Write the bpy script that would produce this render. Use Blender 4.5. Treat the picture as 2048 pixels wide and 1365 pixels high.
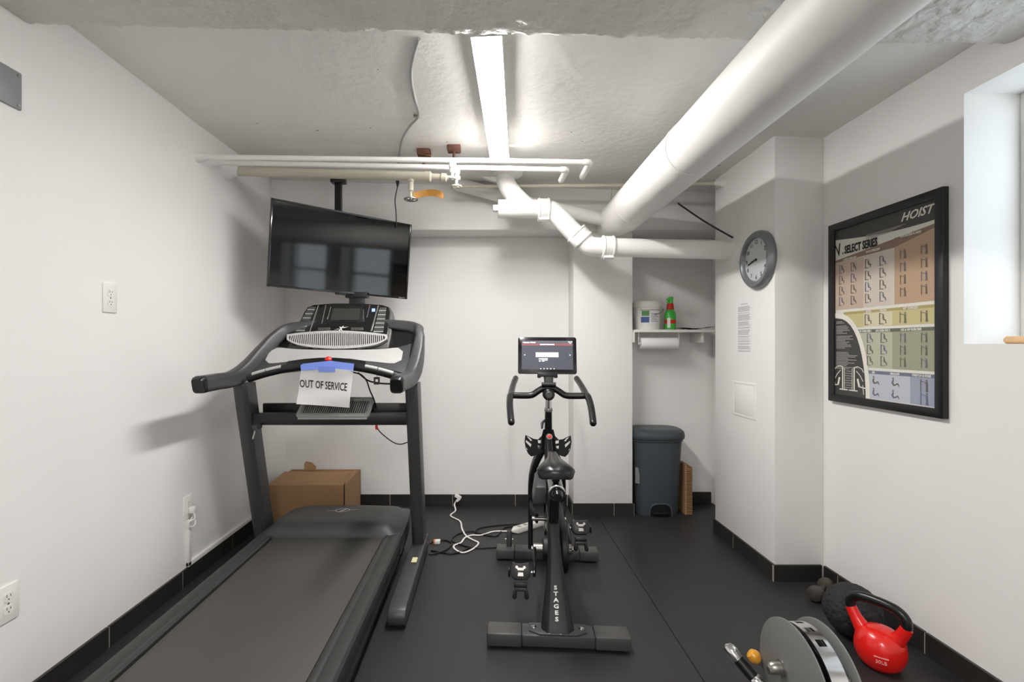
import bpy, bmesh, math, random
from mathutils import Vector, Matrix, noise
random.seed(7)
for o in list(bpy.data.objects): bpy.data.objects.remove(o)
SC = bpy.context.scene
COL = SC.collection
# ------------------------------------------------------------------ camera
F = 970.0; CX, CY = 975.0, 690.0; CH = 1.175          # focal length in px, vanishing point, eye height
cam = bpy.data.cameras.new('camera'); cam_o = bpy.data.objects.new('camera', cam); COL.objects.link(cam_o)
cam.sensor_width = 36.0; cam.lens = F / 2048 * 36
cam.shift_x = (1024 - CX) / 2048; cam.shift_y = (CY - 682.5) / 2048
cam.clip_start = 0.02
cam_o.location = (0, 0, CH); cam_o.rotation_euler = (math.pi / 2, 0, 0)
SC.camera = cam_o
# ------------------------------------------------------------------ world, light, exposure
w = bpy.data.worlds.new('daylight'); SC.world = w; w.use_nodes = True
bg = w.node_tree.nodes['Background']; bg.inputs[0].default_value = (0.80, 0.91, 1.0, 1); bg.inputs[1].default_value = 1.75
SC.view_settings.view_transform = 'Standard'; SC.view_settings.look = 'None'
SC.view_settings.gamma = 1; SC.view_settings.use_curve_mapping = False
SC.view_settings.exposure = 0.88
LED = 62.0            # brightness of the ceiling light tubes

# ------------------------------------------------------------------ helpers: pixel -> point on a real plane
def ray(px, py): return Vector(((px - CX) / F, 1.0, -(py - CY) / F))
EYE = Vector((0, 0, CH))
def onX(px, py, X): r = ray(px, py); return EYE + r * (X / r.x)
def onY(px, py, Y): return EYE + ray(px, py) * Y
def onZ(px, py, Z): r = ray(px, py); return EYE + r * ((Z - CH) / r.z)
def onP(px, py, p0, n):
    r = ray(px, py); return EYE + r * ((Vector(p0) - EYE).dot(n) / r.dot(n))

# ------------------------------------------------------------------ materials
def lin(c): c /= 255.0; return c / 12.92 if c <= .04045 else ((c + .055) / 1.055) ** 2.4
def rgb(c): return (lin(c[0]), lin(c[1]), lin(c[2]), 1)
MATS = {}
def mat(name, c, rough=.5, metal=0, var=0, vscale=8, bump=0, bscale=40, bdist=.01, coat=0, spec=.5, detail=4):
    m = bpy.data.materials.new(name); m.use_nodes = True; N = m.node_tree.nodes; L = m.node_tree.links
    p = N['Principled BSDF']; p.inputs['Base Color'].default_value = rgb(c)
    p.inputs['Roughness'].default_value = rough; p.inputs['Metallic'].default_value = metal
    p.inputs['Specular IOR Level'].default_value = spec
    if coat: p.inputs['Coat Weight'].default_value = coat; p.inputs['Coat Roughness'].default_value = .08
    tc = N.new('ShaderNodeTexCoord')
    if var:
        n = N.new('ShaderNodeTexNoise'); n.inputs['Scale'].default_value = vscale; n.inputs['Detail'].default_value = detail
        L.new(tc.outputs['Object'], n.inputs['Vector'])
        r = N.new('ShaderNodeMapRange'); r.inputs[1].default_value = .3; r.inputs[2].default_value = .7
        r.inputs[3].default_value = 1 - var; r.inputs[4].default_value = 1 + var
        L.new(n.outputs['Fac'], r.inputs[0])
        mx = N.new('ShaderNodeVectorMath'); mx.operation = 'SCALE'; mx.inputs[0].default_value = rgb(c)[:3]
        L.new(r.outputs[0], mx.inputs['Scale']); L.new(mx.outputs[0], p.inputs['Base Color'])
    if bump:
        n = N.new('ShaderNodeTexNoise'); n.inputs['Scale'].default_value = bscale; n.inputs['Detail'].default_value = 5
        L.new(tc.outputs['Object'], n.inputs['Vector'])
        b = N.new('ShaderNodeBump'); b.inputs['Strength'].default_value = bump; b.inputs['Distance'].default_value = bdist
        L.new(n.outputs['Fac'], b.inputs['Height']); L.new(b.outputs[0], p.inputs['Normal'])
    MATS[name] = m; return m
def emis(name, c, s):
    m = bpy.data.materials.new(name); m.use_nodes = True; N = m.node_tree.nodes
    p = N['Principled BSDF']; p.inputs['Base Color'].default_value = rgb(c)
    p.inputs['Emission Color'].default_value = rgb(c); p.inputs['Emission Strength'].default_value = s
    return m
WALL = mat('wall_paint', (240, 238, 235), .55, var=.012, vscale=3, bump=.06, bscale=120, bdist=.003)
CEIL = mat('ceiling_plaster', (241, 239, 235), .62, var=.03, vscale=1.6, bump=.45, bscale=26, bdist=.012)
BEAM = mat('painted_concrete', (222, 220, 214), .45, var=.04, vscale=5, bump=1.0, bscale=16, bdist=.03)
PIPE = mat('pipe_paint', (240, 238, 234), .35, bump=.12, bscale=30, bdist=.006)
INSUL = mat('pipe_jacket', (232, 229, 225), .5, bump=.15, bscale=14, bdist=.01)
CREAM = mat('old_pipe_paint', (206, 200, 182), .45, var=.04, bump=.1, bscale=30, bdist=.005)
TILE = mat('baseboard_tile', (43, 41, 39), .38, var=.12, vscale=20, bump=.05, bscale=60)
GROUT = mat('grout', (150, 146, 138), .8)
MAT_R = mat('rubber_mat', (41, 40, 40), .5, var=.10, vscale=2.2, bump=.12, bscale=500, bdist=.002)
n_ = MAT_R.node_tree                                            # pale rubber flecks
p_ = n_.nodes['Principled BSDF']; lk = p_.inputs['Base Color'].links[0].from_socket
vo = n_.nodes.new('ShaderNodeTexVoronoi'); vo.inputs['Scale'].default_value = 55
tc_ = n_.nodes.new('ShaderNodeTexCoord'); n_.links.new(tc_.outputs['Object'], vo.inputs['Vector'])
lt = n_.nodes.new('ShaderNodeMath'); lt.operation = 'LESS_THAN'; lt.inputs[1].default_value = .045
n_.links.new(vo.outputs['Distance'], lt.inputs[0])
mx = n_.nodes.new('ShaderNodeMix'); mx.data_type = 'RGBA'; n_.links.new(lt.outputs[0], mx.inputs[0])
n_.links.new(lk, mx.inputs[6]); mx.inputs[7].default_value = rgb((88, 86, 84)); n_.links.new(mx.outputs[2], p_.inputs['Base Color'])
c_ = CEIL.node_tree; cp_ = c_.nodes['Principled BSDF']; ck_ = cp_.inputs['Base Color'].links[0].from_socket       # small dark pits in the plaster
cv_ = c_.nodes.new('ShaderNodeTexVoronoi'); cv_.inputs['Scale'].default_value = 5.5
ct_ = c_.nodes.new('ShaderNodeTexCoord'); c_.links.new(ct_.outputs['Object'], cv_.inputs['Vector'])
cl2 = c_.nodes.new('ShaderNodeMath'); cl2.operation = 'LESS_THAN'; cl2.inputs[1].default_value = .03; c_.links.new(cv_.outputs['Distance'], cl2.inputs[0])
cm2 = c_.nodes.new('ShaderNodeMix'); cm2.data_type = 'RGBA'; c_.links.new(cl2.outputs[0], cm2.inputs[0]); c_.links.new(ck_, cm2.inputs[6])
cm2.inputs[7].default_value = rgb((110, 104, 96)); c_.links.new(cm2.outputs[2], cp_.inputs['Base Color'])
SLAB = mat('floor_slab', (25, 25, 25), .8)
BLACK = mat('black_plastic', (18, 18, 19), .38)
BLACKM = mat('black_matte', (17, 17, 18), .5)
BLACKG = mat('black_gloss', (14, 15, 16), .14, coat=.4)
CHAR = mat('charcoal_paint', (63, 63, 64), .42, bump=.04, bscale=300, bdist=.001)
CHARL = mat('charcoal_plastic', (70, 69, 68), .4, bump=.04, bscale=300, bdist=.001)
RAIL = mat('treadmill_rail', (48, 48, 47), .5, bump=.15, bscale=220, bdist=.002)
BELT = mat('treadmill_belt', (68, 66, 63), .55, var=.06, vscale=5, bump=.12, bscale=600, bdist=.001)
HOOD = mat('treadmill_hood', (56, 56, 56), .48, bump=.06, bscale=400, bdist=.001)
SILV = mat('silver_plastic', (196, 195, 193), .34, metal=.25)
SILVD = mat('grey_plastic', (128, 129, 128), .4)
CHROME = mat('chrome', (215, 215, 215), .12, metal=1)
STEEL = mat('steel', (150, 148, 142), .35, metal=.9)
GREYP = mat('grey_enamel', (113, 113, 112), .45)
WHITE = mat('white_plastic', (236, 234, 229), .38)
PAPER = mat('white_paper', (240, 239, 238), .7)
INK = mat('printed_ink', (34, 33, 32), .6)
INKG = mat('grey_ink', (160, 157, 152), .6)
TAPE = mat('blue_tape', (118, 142, 222), .55)
RED = mat('red_enamel', (226, 24, 16), .3, coat=.35)
REDP = mat('red_plastic', (214, 40, 34), .4)
ORANGE = mat('orange_plastic', (226, 120, 70), .5)
AMBER = mat('amber_knob', (214, 150, 44), .3, coat=.3)
CARD = mat('cardboard', (160, 124, 88), .75, var=.06, vscale=6)
CARDD = mat('cardboard_core', (126, 90, 54), .8)
RUST = mat('rusty_iron', (98, 64, 52), .8, var=.3, vscale=30, bump=.4, bscale=60)
TAGP = mat('tag_paper', (176, 124, 52), .7, var=.15, vscale=30)
BIN = mat('bin_plastic', (66, 72, 77), .42, bump=.05, bscale=200, bdist=.002)
GREEN = mat('green_plastic', (74, 190, 70), .3)
BLUE = mat('blue_print', (70, 98, 150), .5)
LEAF = mat('green_print', (96, 150, 84), .5)
WOOD = mat('light_wood', (214, 176, 130), .5, var=.12, vscale=25)
CLOCKG = mat('clock_rim', (128, 131, 134), .35, metal=.35)
CLOCKF = mat('clock_face', (196, 199, 201), .4)
SLAMB = mat('ball_rubber', (36, 36, 37), .75, bump=.9, bscale=55, bdist=.012)
DUMB = mat('old_iron', (66, 58, 52), .5, var=.1)
SCREEN = mat('tv_glass', (4, 5, 5), .06, spec=.55)
LCD = mat('dead_lcd', (52, 54, 52), .25)
VINYL = mat('black_vinyl', (15, 16, 16), .3, bump=.06, bscale=200, bdist=.001)
GLASS = bpy.data.materials.new('window_glass'); GLASS.use_nodes = True
g = GLASS.node_tree; g.nodes.clear(); o_ = g.nodes.new('ShaderNodeOutputMaterial'); mi = g.nodes.new('ShaderNodeMixShader')
t_ = g.nodes.new('ShaderNodeBsdfTransparent'); gl = g.nodes.new('ShaderNodeBsdfGlossy'); gl.inputs['Roughness'].default_value = .03
mi.inputs[0].default_value = .07; g.links.new(t_.outputs[0], mi.inputs[1]); g.links.new(gl.outputs[0], mi.inputs[2]); g.links.new(mi.outputs[0], o_.inputs[0])

# ------------------------------------------------------------------ mesh builder
class MB:
    def __init__(s): s.v = []; s.f = []
    def add(s, v, f):
        n = len(s.v); s.v += [Vector(p) for p in v]; s.f += [tuple(i + n for i in q) for q in f]; return s
    def box(s, a, b):
        x0, y0, z0 = a; x1, y1, z1 = b
        return s.add([(x0,y0,z0),(x1,y0,z0),(x1,y1,z0),(x0,y1,z0),(x0,y0,z1),(x1,y0,z1),(x1,y1,z1),(x0,y1,z1)],
              [(0,3,2,1),(4,5,6,7),(0,1,5,4),(1,2,6,5),(2,3,7,6),(3,0,4,7)])
    def obox(s, c, ax, ay, az, sx, sy, sz):                       # oriented box, full sizes
        c = Vector(c); ax, ay, az = Vector(ax).normalized(), Vector(ay).normalized(), Vector(az).normalized()
        v = []
        for k in (-.5, .5):
            for i, j in ((-.5,-.5),(.5,-.5),(.5,.5),(-.5,.5)): v.append(c + ax*sx*i + ay*sy*j + az*sz*k)
        return s.add(v, [(0,3,2,1),(4,5,6,7),(0,1,5,4),(1,2,6,5),(2,3,7,6),(3,0,4,7)])
    def loft(s, rings, cap=True, closed=True):
        n = len(rings[0]); v = [p for r in rings for p in r]; f = []
        for k in range(len(rings) - 1):
            for i in range(n if closed else n - 1):
                j = (i + 1) % n; f.append((k*n+i, k*n+j, (k+1)*n+j, (k+1)*n+i))
        if cap and closed: f.append(tuple(range(n-1, -1, -1))); f.append(tuple((len(rings)-1)*n + i for i in range(n)))
        return s.add(v, f)
    def tube(s, pts, r, n=14, smooth=0, cap=True):
        pts = [Vector(p) for p in pts]; rs = list(r) if hasattr(r, '__len__') else [r] * len(pts)
        if smooth: pts, rs = crom(pts, rs, smooth)
        up = None; rings = []
        for i, p in enumerate(pts):
            t = (pts[min(i+1, len(pts)-1)] - pts[max(i-1, 0)]).normalized()
            if up is None: up = t.orthogonal().normalized()
            up = (up - t * up.dot(t)).normalized(); bi = t.cross(up)
            rings.append([p + (up * math.cos(a) + bi * math.sin(a)) * rs[i] for a in [2*math.pi*k/n for k in range(n)]])
        return s.loft(rings, cap)
    def sweep(s, pts, wh, up=(0,0,1), n=16, smooth=0, power=4.0):  # rounded-rectangle section: (width, height) per point
        pts = [Vector(p) for p in pts]
        if smooth:
            a, ws = crom(pts, [x[0] for x in wh], smooth); _, hs = crom(pts, [x[1] for x in wh], smooth); pts = a; wh = list(zip(ws, hs))
        up = Vector(up); rings = []
        for i, p in enumerate(pts):
            t = (pts[min(i+1, len(pts)-1)] - pts[max(i-1, 0)]).normalized()
            side = t.cross(up).normalized(); u = side.cross(t).normalized(); ring = []
            for k in range(n):
                a = 2*math.pi*(k+.5)/n; c, d = math.cos(a), math.sin(a); e = 2/power
                ring.append(p + side * (math.copysign(abs(c)**e, c) * wh[i][0]/2) + u * (math.copysign(abs(d)**e, d) * wh[i][1]/2))
            rings.append(ring)
        return s.loft(rings)
    def lathe(s, prof, c=(0,0,0), axis=(0,0,1), n=32, sx=1, sy=1, ref=None, cap=True):
        c = Vector(c); ax = Vector(axis).normalized()
        u = Vector(ref).normalized() if ref else ax.orthogonal().normalized(); b = ax.cross(u)
        rings = [[c + ax*h + (u*math.cos(2*math.pi*k/n)*sx + b*math.sin(2*math.pi*k/n)*sy) * max(r, 1e-4) for k in range(n)] for r, h in prof]
        return s.loft(rings, cap)
    def prism(s, outl, o, ux, uy, depth, holes=()):               # 2D outline (with holes) in plane (ux, uy), thickened along normal
        o, ux, uy = Vector(o), Vector(ux), Vector(uy); nz = ux.cross(uy).normalized()
        if not holes:
            n = len(outl); v = [o + ux*x + uy*y for x, y in outl]; v += [p + nz*depth for p in v]
            f = [tuple(range(n-1,-1,-1)), tuple(range(n, 2*n))] + [(i,(i+1)%n,n+(i+1)%n,n+i) for i in range(n)]
            return s.add(v, f)
        bm = bmesh.new(); ed = []
        for lp in [outl] + list(holes):
            vs = [bm.verts.new(o + ux*x + uy*y) for x, y in lp]
            ed += [bm.edges.new((vs[i], vs[(i+1) % len(vs)])) for i in range(len(vs))]
        bmesh.ops.triangle_fill(bm, edges=ed, use_beauty=True, normal=nz)
        r = bmesh.ops.extrude_face_region(bm, geom=bm.faces[:])
        bmesh.ops.translate(bm, vec=nz*depth, verts=[g for g in r['geom'] if isinstance(g, bmesh.types.BMVert)])
        bmesh.ops.recalc_face_normals(bm, faces=bm.faces[:]); bm.verts.index_update()
        s.add([v.co.copy() for v in bm.verts], [tuple(v.index for v in f.verts) for f in bm.faces]); bm.free(); return s
    def text(s, body, size, o, ux, uy, xs=1.0, align='CENTER', depth=.0004, shear=0, bold=0):
        cu = bpy.data.curves.new('t', 'FONT'); cu.body = body; cu.size = size; cu.align_x = align; cu.align_y = 'CENTER'
        cu.resolution_u = 2; cu.extrude = .5; cu.shear = shear; cu.offset = bold
        ob = bpy.data.objects.new('t', cu); COL.objects.link(ob); bpy.context.view_layer.update()
        me = bpy.data.meshes.new_from_object(ob.evaluated_get(bpy.context.evaluated_depsgraph_get()))
        o, ux, uy = Vector(o), Vector(ux).normalized(), Vector(uy).normalized(); nz = ux.cross(uy).normalized()
        s.add([o + ux*v.co.x*xs + uy*v.co.y + nz*(v.co.z+.5)*depth for v in me.vertices], [tuple(p.vertices) for p in me.polygons])
        bpy.data.objects.remove(ob); bpy.data.curves.remove(cu); bpy.data.meshes.remove(me); return s
    def xf(s, M): s.v = [M @ p for p in s.v]; return s
def crom(pts, rs, k):
    P = [pts[0]] + pts + [pts[-1]]; R = [rs[0]] + rs + [rs[-1]]; a = []; b = []
    for i in range(1, len(P) - 2):
        for j in range(k):
            t = j / k; p0, p1, p2, p3 = P[i-1], P[i], P[i+1], P[i+2]
            a.append(.5*((2*p1) + (p2-p0)*t + (2*p0-5*p1+4*p2-p3)*t*t + (3*p1-p0-3*p2+p3)*t**3)); b.append(R[i]*(1-t)+R[i+1]*t)
    a.append(pts[-1]); b.append(rs[-1]); return a, b
def rrect(w, h, r, n=5):
    out = []
    for cx, cy, a0 in ((w/2-r, h/2-r, 0), (-w/2+r, h/2-r, 90), (-w/2+r, -h/2+r, 180), (w/2-r, -h/2+r, 270)):
        for k in range(n + 1): a = math.radians(a0 + 90*k/n); out.append((cx + r*math.cos(a), cy + r*math.sin(a)))
    return out
def circ(r, n=28, cx=0, cy=0): return [(cx + r*math.cos(2*math.pi*k/n), cy + r*math.sin(2*math.pi*k/n)) for k in range(n)]
def arc(r, a0, a1, n, cx=0, cy=0): return [(cx + r*math.cos(math.radians(a0+(a1-a0)*k/n)), cy + r*math.sin(math.radians(a0+(a1-a0)*k/n))) for k in range(n+1)]

WM = {}                                                          # world matrix of every parent
def thing(name, label, cat, loc, group=None, rotz=0, kind=None):
    o = bpy.data.objects.new(name, None); o.empty_display_size = .05; COL.objects.link(o)
    o.location = loc; o.rotation_euler = (0, 0, rotz); WM[o] = Matrix.Translation(loc) @ Matrix.Rotation(rotz, 4, 'Z')
    tag(o, label, cat, group, kind); return o
def tag(o, label=None, cat=None, group=None, kind=None):
    if label: o['label'] = label
    if cat: o['category'] = cat
    if group: o['group'] = group
    if kind: o['kind'] = kind
    return o
def part(name, mb, m, parent=None, bevel=0, seg=2, ang=35, local=False, label=None, kind=None, smooth=True, recalc=True):
    me = bpy.data.meshes.new(name); me.from_pydata([tuple(p) for p in mb.v], [], mb.f)
    if parent is not None:
        M = WM[parent]
        if not local: me.transform(M.inverted())
    else:
        xs = [p.x for p in mb.v]; ys = [p.y for p in mb.v]; zs = [p.z for p in mb.v]
        M = Matrix.Translation(((min(xs)+max(xs))/2, (min(ys)+max(ys))/2, min(zs))); me.transform(M.inverted())
    bm = bmesh.new(); bm.from_mesh(me); bmesh.ops.remove_doubles(bm, verts=bm.verts[:], dist=1e-6)
    if recalc: bmesh.ops.recalc_face_normals(bm, faces=bm.faces[:])
    if bevel:
        ed = [e for e in bm.edges if len(e.link_faces) == 2 and e.calc_face_angle(0) > math.radians(30)]
        bmesh.ops.bevel(bm, geom=ed, offset=bevel, segments=seg, affect='EDGES', profile=.5, clamp_overlap=True)
    for f in bm.faces: f.smooth = smooth
    bm.to_mesh(me); bm.free()
    if smooth: me.set_sharp_from_angle(angle=math.radians(ang))
    me.materials.append(m)
    o = bpy.data.objects.new(name, me); COL.objects.link(o)
    if parent is not None: o.parent = parent; WM[o] = M
    else: o.matrix_world = M; WM[o] = M
    if label: o['label'] = label
    if kind: o['kind'] = kind
    return o
def solo(name, mb, m, label, cat, group=None, **k):
    return tag(part(name, mb, m, **k), label, cat, group)
def struct(name, mb, m, label=None, cat=None, **k):
    return tag(part(name, mb, m, **k), label, cat, None, 'structure')

# ================================================================== THE ROOM
XL, XR, YB, YN, YF = -1.475, 1.67, 3.54, 3.60, -2.1              # left, right, back, niche back, wall behind the camera
def zc(x): return 2.30 - .0302 * (x - XL)                         # the ceiling falls a little to the right
fl = struct('floor', MB().box((XL-.1, YF-.1, -.12), (XR+.1, YN+.1, -.012)), SLAB, 'dark floor covered with black rubber sheets', 'floor')
SEAM = .755
for a, b in ((XL, SEAM-.0015), (SEAM+.0015, XR)):
    part('rubber_sheet', MB().box((a, YF, -.012), (b, YN, 0)), MAT_R, fl)
struct('wall_left', MB().box((XL-.12, YF, 0), (XL, YN, 2.5)), WALL, 'plain off-white wall beside the treadmill', 'wall')
struct('wall_back', MB().box((XL, YB, 0), (.70, YB+.2, 2.5)).box((.55, YB+.06, 0), (XR, YB+.2, 2.5)), WALL, 'plain off-white back wall behind treadmill and bike', 'wall')
struct('wall_front', MB().box((XL-.1, YF-.12, 0), (XR+.1, YF, 2.5)), WALL, 'plain off-white wall behind the camera', 'wall')
# right wall with two deep window openings
W1 = (1.02, 1.70); W2 = (.10, .80); WZ = (1.178, 2.055); XO = XR + .34
wr = MB()
wr.box((XR, YF, 0), (XO, YN+.1, WZ[0])); wr.box((XR, YF, WZ[1]), (XO, YN+.1, 2.5))
for a, b in ((YF, W2[0]), (W2[1], W1[0]), (W1[1], YN+.1)): wr.box((XR, a, WZ[0]), (XO, b, WZ[1]))
struct('wall_right', wr, WALL, 'off-white right wall with deep window recess and framed poster', 'wall')
def window(i, y0, y1):
    wn = thing('window_%d' % i, 'bright window set in the deep white recess of the right wall' if i == 1 else 'second bright window in the right wall beside the camera', 'window', (XR+.22, (y0+y1)/2, WZ[0]), kind='structure')
    x0 = XR + .195; w_, h_ = y1-y0, WZ[1]-WZ[0]
    f = MB().prism([(0,0), (w_,0), (w_,h_), (0,h_)], (x0, y0, WZ[0]), (0,1,0), (0,0,1), .05, [[(.035,.04), (w_-.035,.04), (w_-.035,h_-.04), (.035,h_-.04)]])
    part('window_frame', f, WHITE, wn, bevel=.004)
    zm = WZ[0] + .40
    part('meeting_rail', MB().box((x0+.005, y0+.035, zm), (x0+.045, y1-.035, zm+.035)), WHITE, wn, bevel=.003)
    part('window_pane', MB().box((x0+.022, y0+.03, zm+.03), (x0+.028, y1-.03, WZ[1]-.035)), GLASS, wn)
    part('window_pane', MB().box((x0+.022, y0+.03, WZ[0]+.035), (x0+.028, y1-.03, zm+.005)), GLASS, wn)
window(1, *W1); window(2, *W2)
# column / chase in the right corner and pier in the back wall
struct('wall_column', MB().box((1.427, 2.41, 0), (XR, 3.04, 2.5)), WALL, 'white boxed column on the right carrying the round clock', 'column', bevel=.003)
struct('wall_pier', MB().box((.592, 3.34, 0), (.9986, YN, 2.5)), WALL, 'narrow white pier left of the shelf niche', 'pier', bevel=.003)
# ceiling: uneven plaster slab
def grid(fn, nu, nv):
    v = [fn(i/nu, j/nv) for i in range(nu+1) for j in range(nv+1)]
    return v, [(i*(nv+1)+j, (i+1)*(nv+1)+j, (i+1)*(nv+1)+j+1, i*(nv+1)+j+1) for i in range(nu) for j in range(nv)]
def cf(u, v):
    x = XL + (XR-XL)*u; y = YF + (YN-YF)*v
    return (x, y, zc(x) + .006*noise.noise(Vector((x*2.2, y*2.2, 0))) + .003*noise.noise(Vector((x*7, y*7, 3))))
cm = MB().add(*grid(cf, 90, 150))
cm.box((XL, YF, 2.42), (XR, YN, 2.5))
struct('ceiling', cm, CEIL, 'uneven painted plaster ceiling with ceiling light', 'ceiling', recalc=False, ang=80)
# dropped beams
def beam_prof(x, ragged):
    zb = 2.206 - .0208*(x-XL)
    j = lambda s, a: a*(noise.noise(Vector((x*s, 1.3, s))) ) if ragged else 0
    d = j(9, .010) + j(31, .007) + j(70, .005)
    def rough(y): return zb + .007*noise.noise(Vector((x*6, y*9, 2))) + .0045*noise.noise(Vector((x*17, y*30, 5))) + .003*noise.noise(Vector((x*40, y*60, 8)))
    return [(x, .95, 2.45), (x, .95, zb)] + [(x, 1.10 + .445*q/26, rough(1.10 + .445*q/26)) for q in range(27)] + [
            (x, 1.566 + d, zb + .004 + j(40, .006)), (x, 1.572, zb + .02), (x, 1.575, 2.45)]
struct('ceiling_beam', MB().loft([beam_prof(XL + (XR-XL)*i/420, True) for i in range(421)]), BEAM, 'rough painted concrete beam across the ceiling nearest the camera', 'beam', ang=60)
struct('wall_beam', MB().box((XL, 3.30, 1.957), (XR, YN, 2.5)), WALL, 'white beam running along the top of the back wall', 'beam', bevel=.006)
# baseboards: dark tiles with pale grout
BH = .083
def baseboard(name, seams, fixed, axis, sgn, label):
    """axis 'y': runs along Y at X = fixed; axis 'x': runs along X at Y = fixed; sgn = side the room is on"""
    t = .010; a, b = seams[0], seams[-1]
    def bx(p, q, th, z): lo, hi = sorted((fixed - sgn*.002, fixed + sgn*th)); return MB().box((lo, p, 0), (hi, q, z)) if axis == 'y' else MB().box((p, lo, 0), (q, hi, z))
    o = struct(name, bx(a, b, t*.86, BH-.003), GROUT, label, 'baseboard')
    for p, q in zip(seams, seams[1:]): part('tile', bx(p+.0022, q-.0022, t, BH), TILE, o, bevel=.0015, seg=1)
TL = .457
baseboard('baseboard_left', [.05+TL*k for k in range(0, 8)][0:0] + [YF+.02] + [1.88-TL*k for k in range(8, 0, -1)] + [1.88, 2.334, 2.791, 3.248, YB-.012], XL, 'y', 1, 'dark tile baseboard along the left wall')
baseboard('baseboard_back', [XL+.012, -1.17, -.71, -.254, .203, .592-.012], YB, 'x', -1, 'dark tile baseboard along the back wall')
baseboard('baseboard_pier_side', [3.342, YB-.012], .592, 'y', -1, 'short dark tile on the side of the pier')
baseboard('baseboard_pier', [.5815, .87, 1.009], 3.34, 'x', -1, 'dark tile baseboard on the front of the pier')
baseboard('baseboard_niche', [1.001, 1.30, XR-.012], YN, 'x', -1, 'dark tile baseboard at the back of the shelf niche')
baseboard('baseboard_column', [2.412, 2.80, 3.05], 1.427, 'y', -1, 'dark tile baseboard on the side of the column')
baseboard('baseboard_column_front', [1.4165, XR-.012], 2.41, 'x', -1, 'dark tile baseboard on the front of the column')
baseboard('baseboard_right', [YF+.02] + [2.30-TL*k for k in range(9, 0, -1)] + [2.30, 2.398], XR, 'y', -1, 'dark tile baseboard along the right wall')

# ================================================================== CEILING LIGHT
def led(x0, y0, x1, y1, label, k_=1.0):
    a, b = Vector((x0, y0, 0)), Vector((x1, y1, 0)); d = (b-a).normalized(); s = Vector((d.y, -d.x, 0)); L = (b-a).length
    z = zc((x0+x1)/2) - .004
    t = thing('ceiling_light', label, 'light', ((x0+x1)/2, (y0+y1)/2, z-.065))
    c = (a+b)/2
    part('housing', MB().obox(c+Vector((0,0,z-.022)), s, d, (0,0,1), .106, L-.01, .060), WHITE, t, bevel=.003)
    prof = [(.050, 0), (.050, -.0015), (.046, -.005), (.026, -.0085), (0, -.0095), (-.026, -.0085), (-.046, -.005), (-.050, -.0015), (-.050, 0)]
    part('diffuser', MB().loft([[p + s*u + Vector((0,0,z-.0525+w)) for u, w in prof] for p in (a, b)]), emis('led_diffuser', (255, 253, 251), LED*k_), t)
    for p, k in ((a, -1), (b, 1)):
        part('end_cap', MB().obox(p + d*k*.004 + Vector((0,0,z-.036)), s, d, (0,0,1), .108, .008, .064), WHITE, t, bevel=.003)
led(-.006, 1.588, .064, 2.63, 'long glowing LED batten on the ceiling above the bike')
led(-.06, -1.55, -.03, -.45, 'LED batten on the ceiling behind the camera', 1.25)  # out-of-view batten, added as fill for walls, ceiling and beam

# ================================================================== PIPES
def path(pl): return [onY(x, y, Y) for x, y, Y in pl]
# big insulated pipe
pipeX, pipeZ, pr = .83, 1.972, .115
bp = thing('insulated_pipe', 'thick white insulated pipe running under the ceiling toward the clock column', 'pipe', (pipeX, 1.2, pipeZ-pr))
part('jacket', MB().tube([(pipeX+.02, YF+.02, pipeZ), (pipeX+.01, 1.2, pipeZ), (pipeX, 2.2, pipeZ), (pipeX, 2.97, pipeZ), (pipeX-.004, 3.03, pipeZ), (pipeX-.015, 3.09, pipeZ+.004), (pipeX-.03, 3.13, pipeZ+.01), (pipeX-.05, 3.16, pipeZ+.02)],
     [pr, pr, pr, pr, pr*.985, pr*.92, pr*.80, pr*.45], n=40), INSUL, bp)
for y in (1.95, 2.72): part('jacket_band', MB().tube([(pipeX, y, pipeZ), (pipeX, y+.03, pipeZ)], pr+.0015, n=40), INSUL, bp)
part('pipe_stub', MB().tube([(pipeX-.02, 3.09, pipeZ-.03), (pipeX-.02, 3.34, pipeZ+.01)], .062, n=24), PIPE, bp)
solo('branch_pipe', MB().tube([(pipeX-.05, 3.15, 1.985), (.30, 3.19, 2.10), (-.20, 3.22, 2.243)], [.044, .044, .044], n=20), PIPE, 'white sloping pipe behind the drain, joining the insulated pipe', 'pipe')
# cast-iron drain with couplings
R = .057
dp = thing('drain_pipe', 'white cast-iron drain pipe with couplings running into the clock column', 'pipe', tuple(onY(1215, 494, 2.9)))
part('cleanout_body', MB().tube(path([(996, 418, 2.95), (1076, 419, 2.95)]), R*.98, n=28), PIPE, dp, bevel=.003)
part('cleanout_plug', MB().obox(onY(991, 417, 2.95), (1,0,0), (0,1,0), (0,0,1), .03, .036, .036), PIPE, dp, bevel=.004)
part('wye_branch', MB().tube(path([(1062, 421, 2.95), (1040, 402, 2.955), (1020, 380, 2.965), (1011, 362, 2.98), (1014, 348, 2.99), (1018, 322, 2.99)]), R*.98, n=28, smooth=6), PIPE, dp)
part('ceiling_collar', MB().lathe([(.05, 2.20), (.085, 2.22), (.10, 2.262)], (.13, 2.99, 0), n=28), PIPE, dp)
part('bend', MB().tube(path([(1076, 419, 2.95), (1098, 420, 2.945), (1112, 428, 2.94), (1130, 447, 2.93), (1155, 473, 2.92), (1168, 484, 2.915), (1182, 493, 2.91), (1204, 495, 2.905)]), R, n=28, smooth=6), PIPE, dp)
part('straight_run', MB().tube(path([(1200, 494.5, 2.905), (1300, 497, 2.885), (1436, 500, 2.86), (1476, 501, 2.855)]), R*.97, n=28), PIPE, dp)
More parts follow.
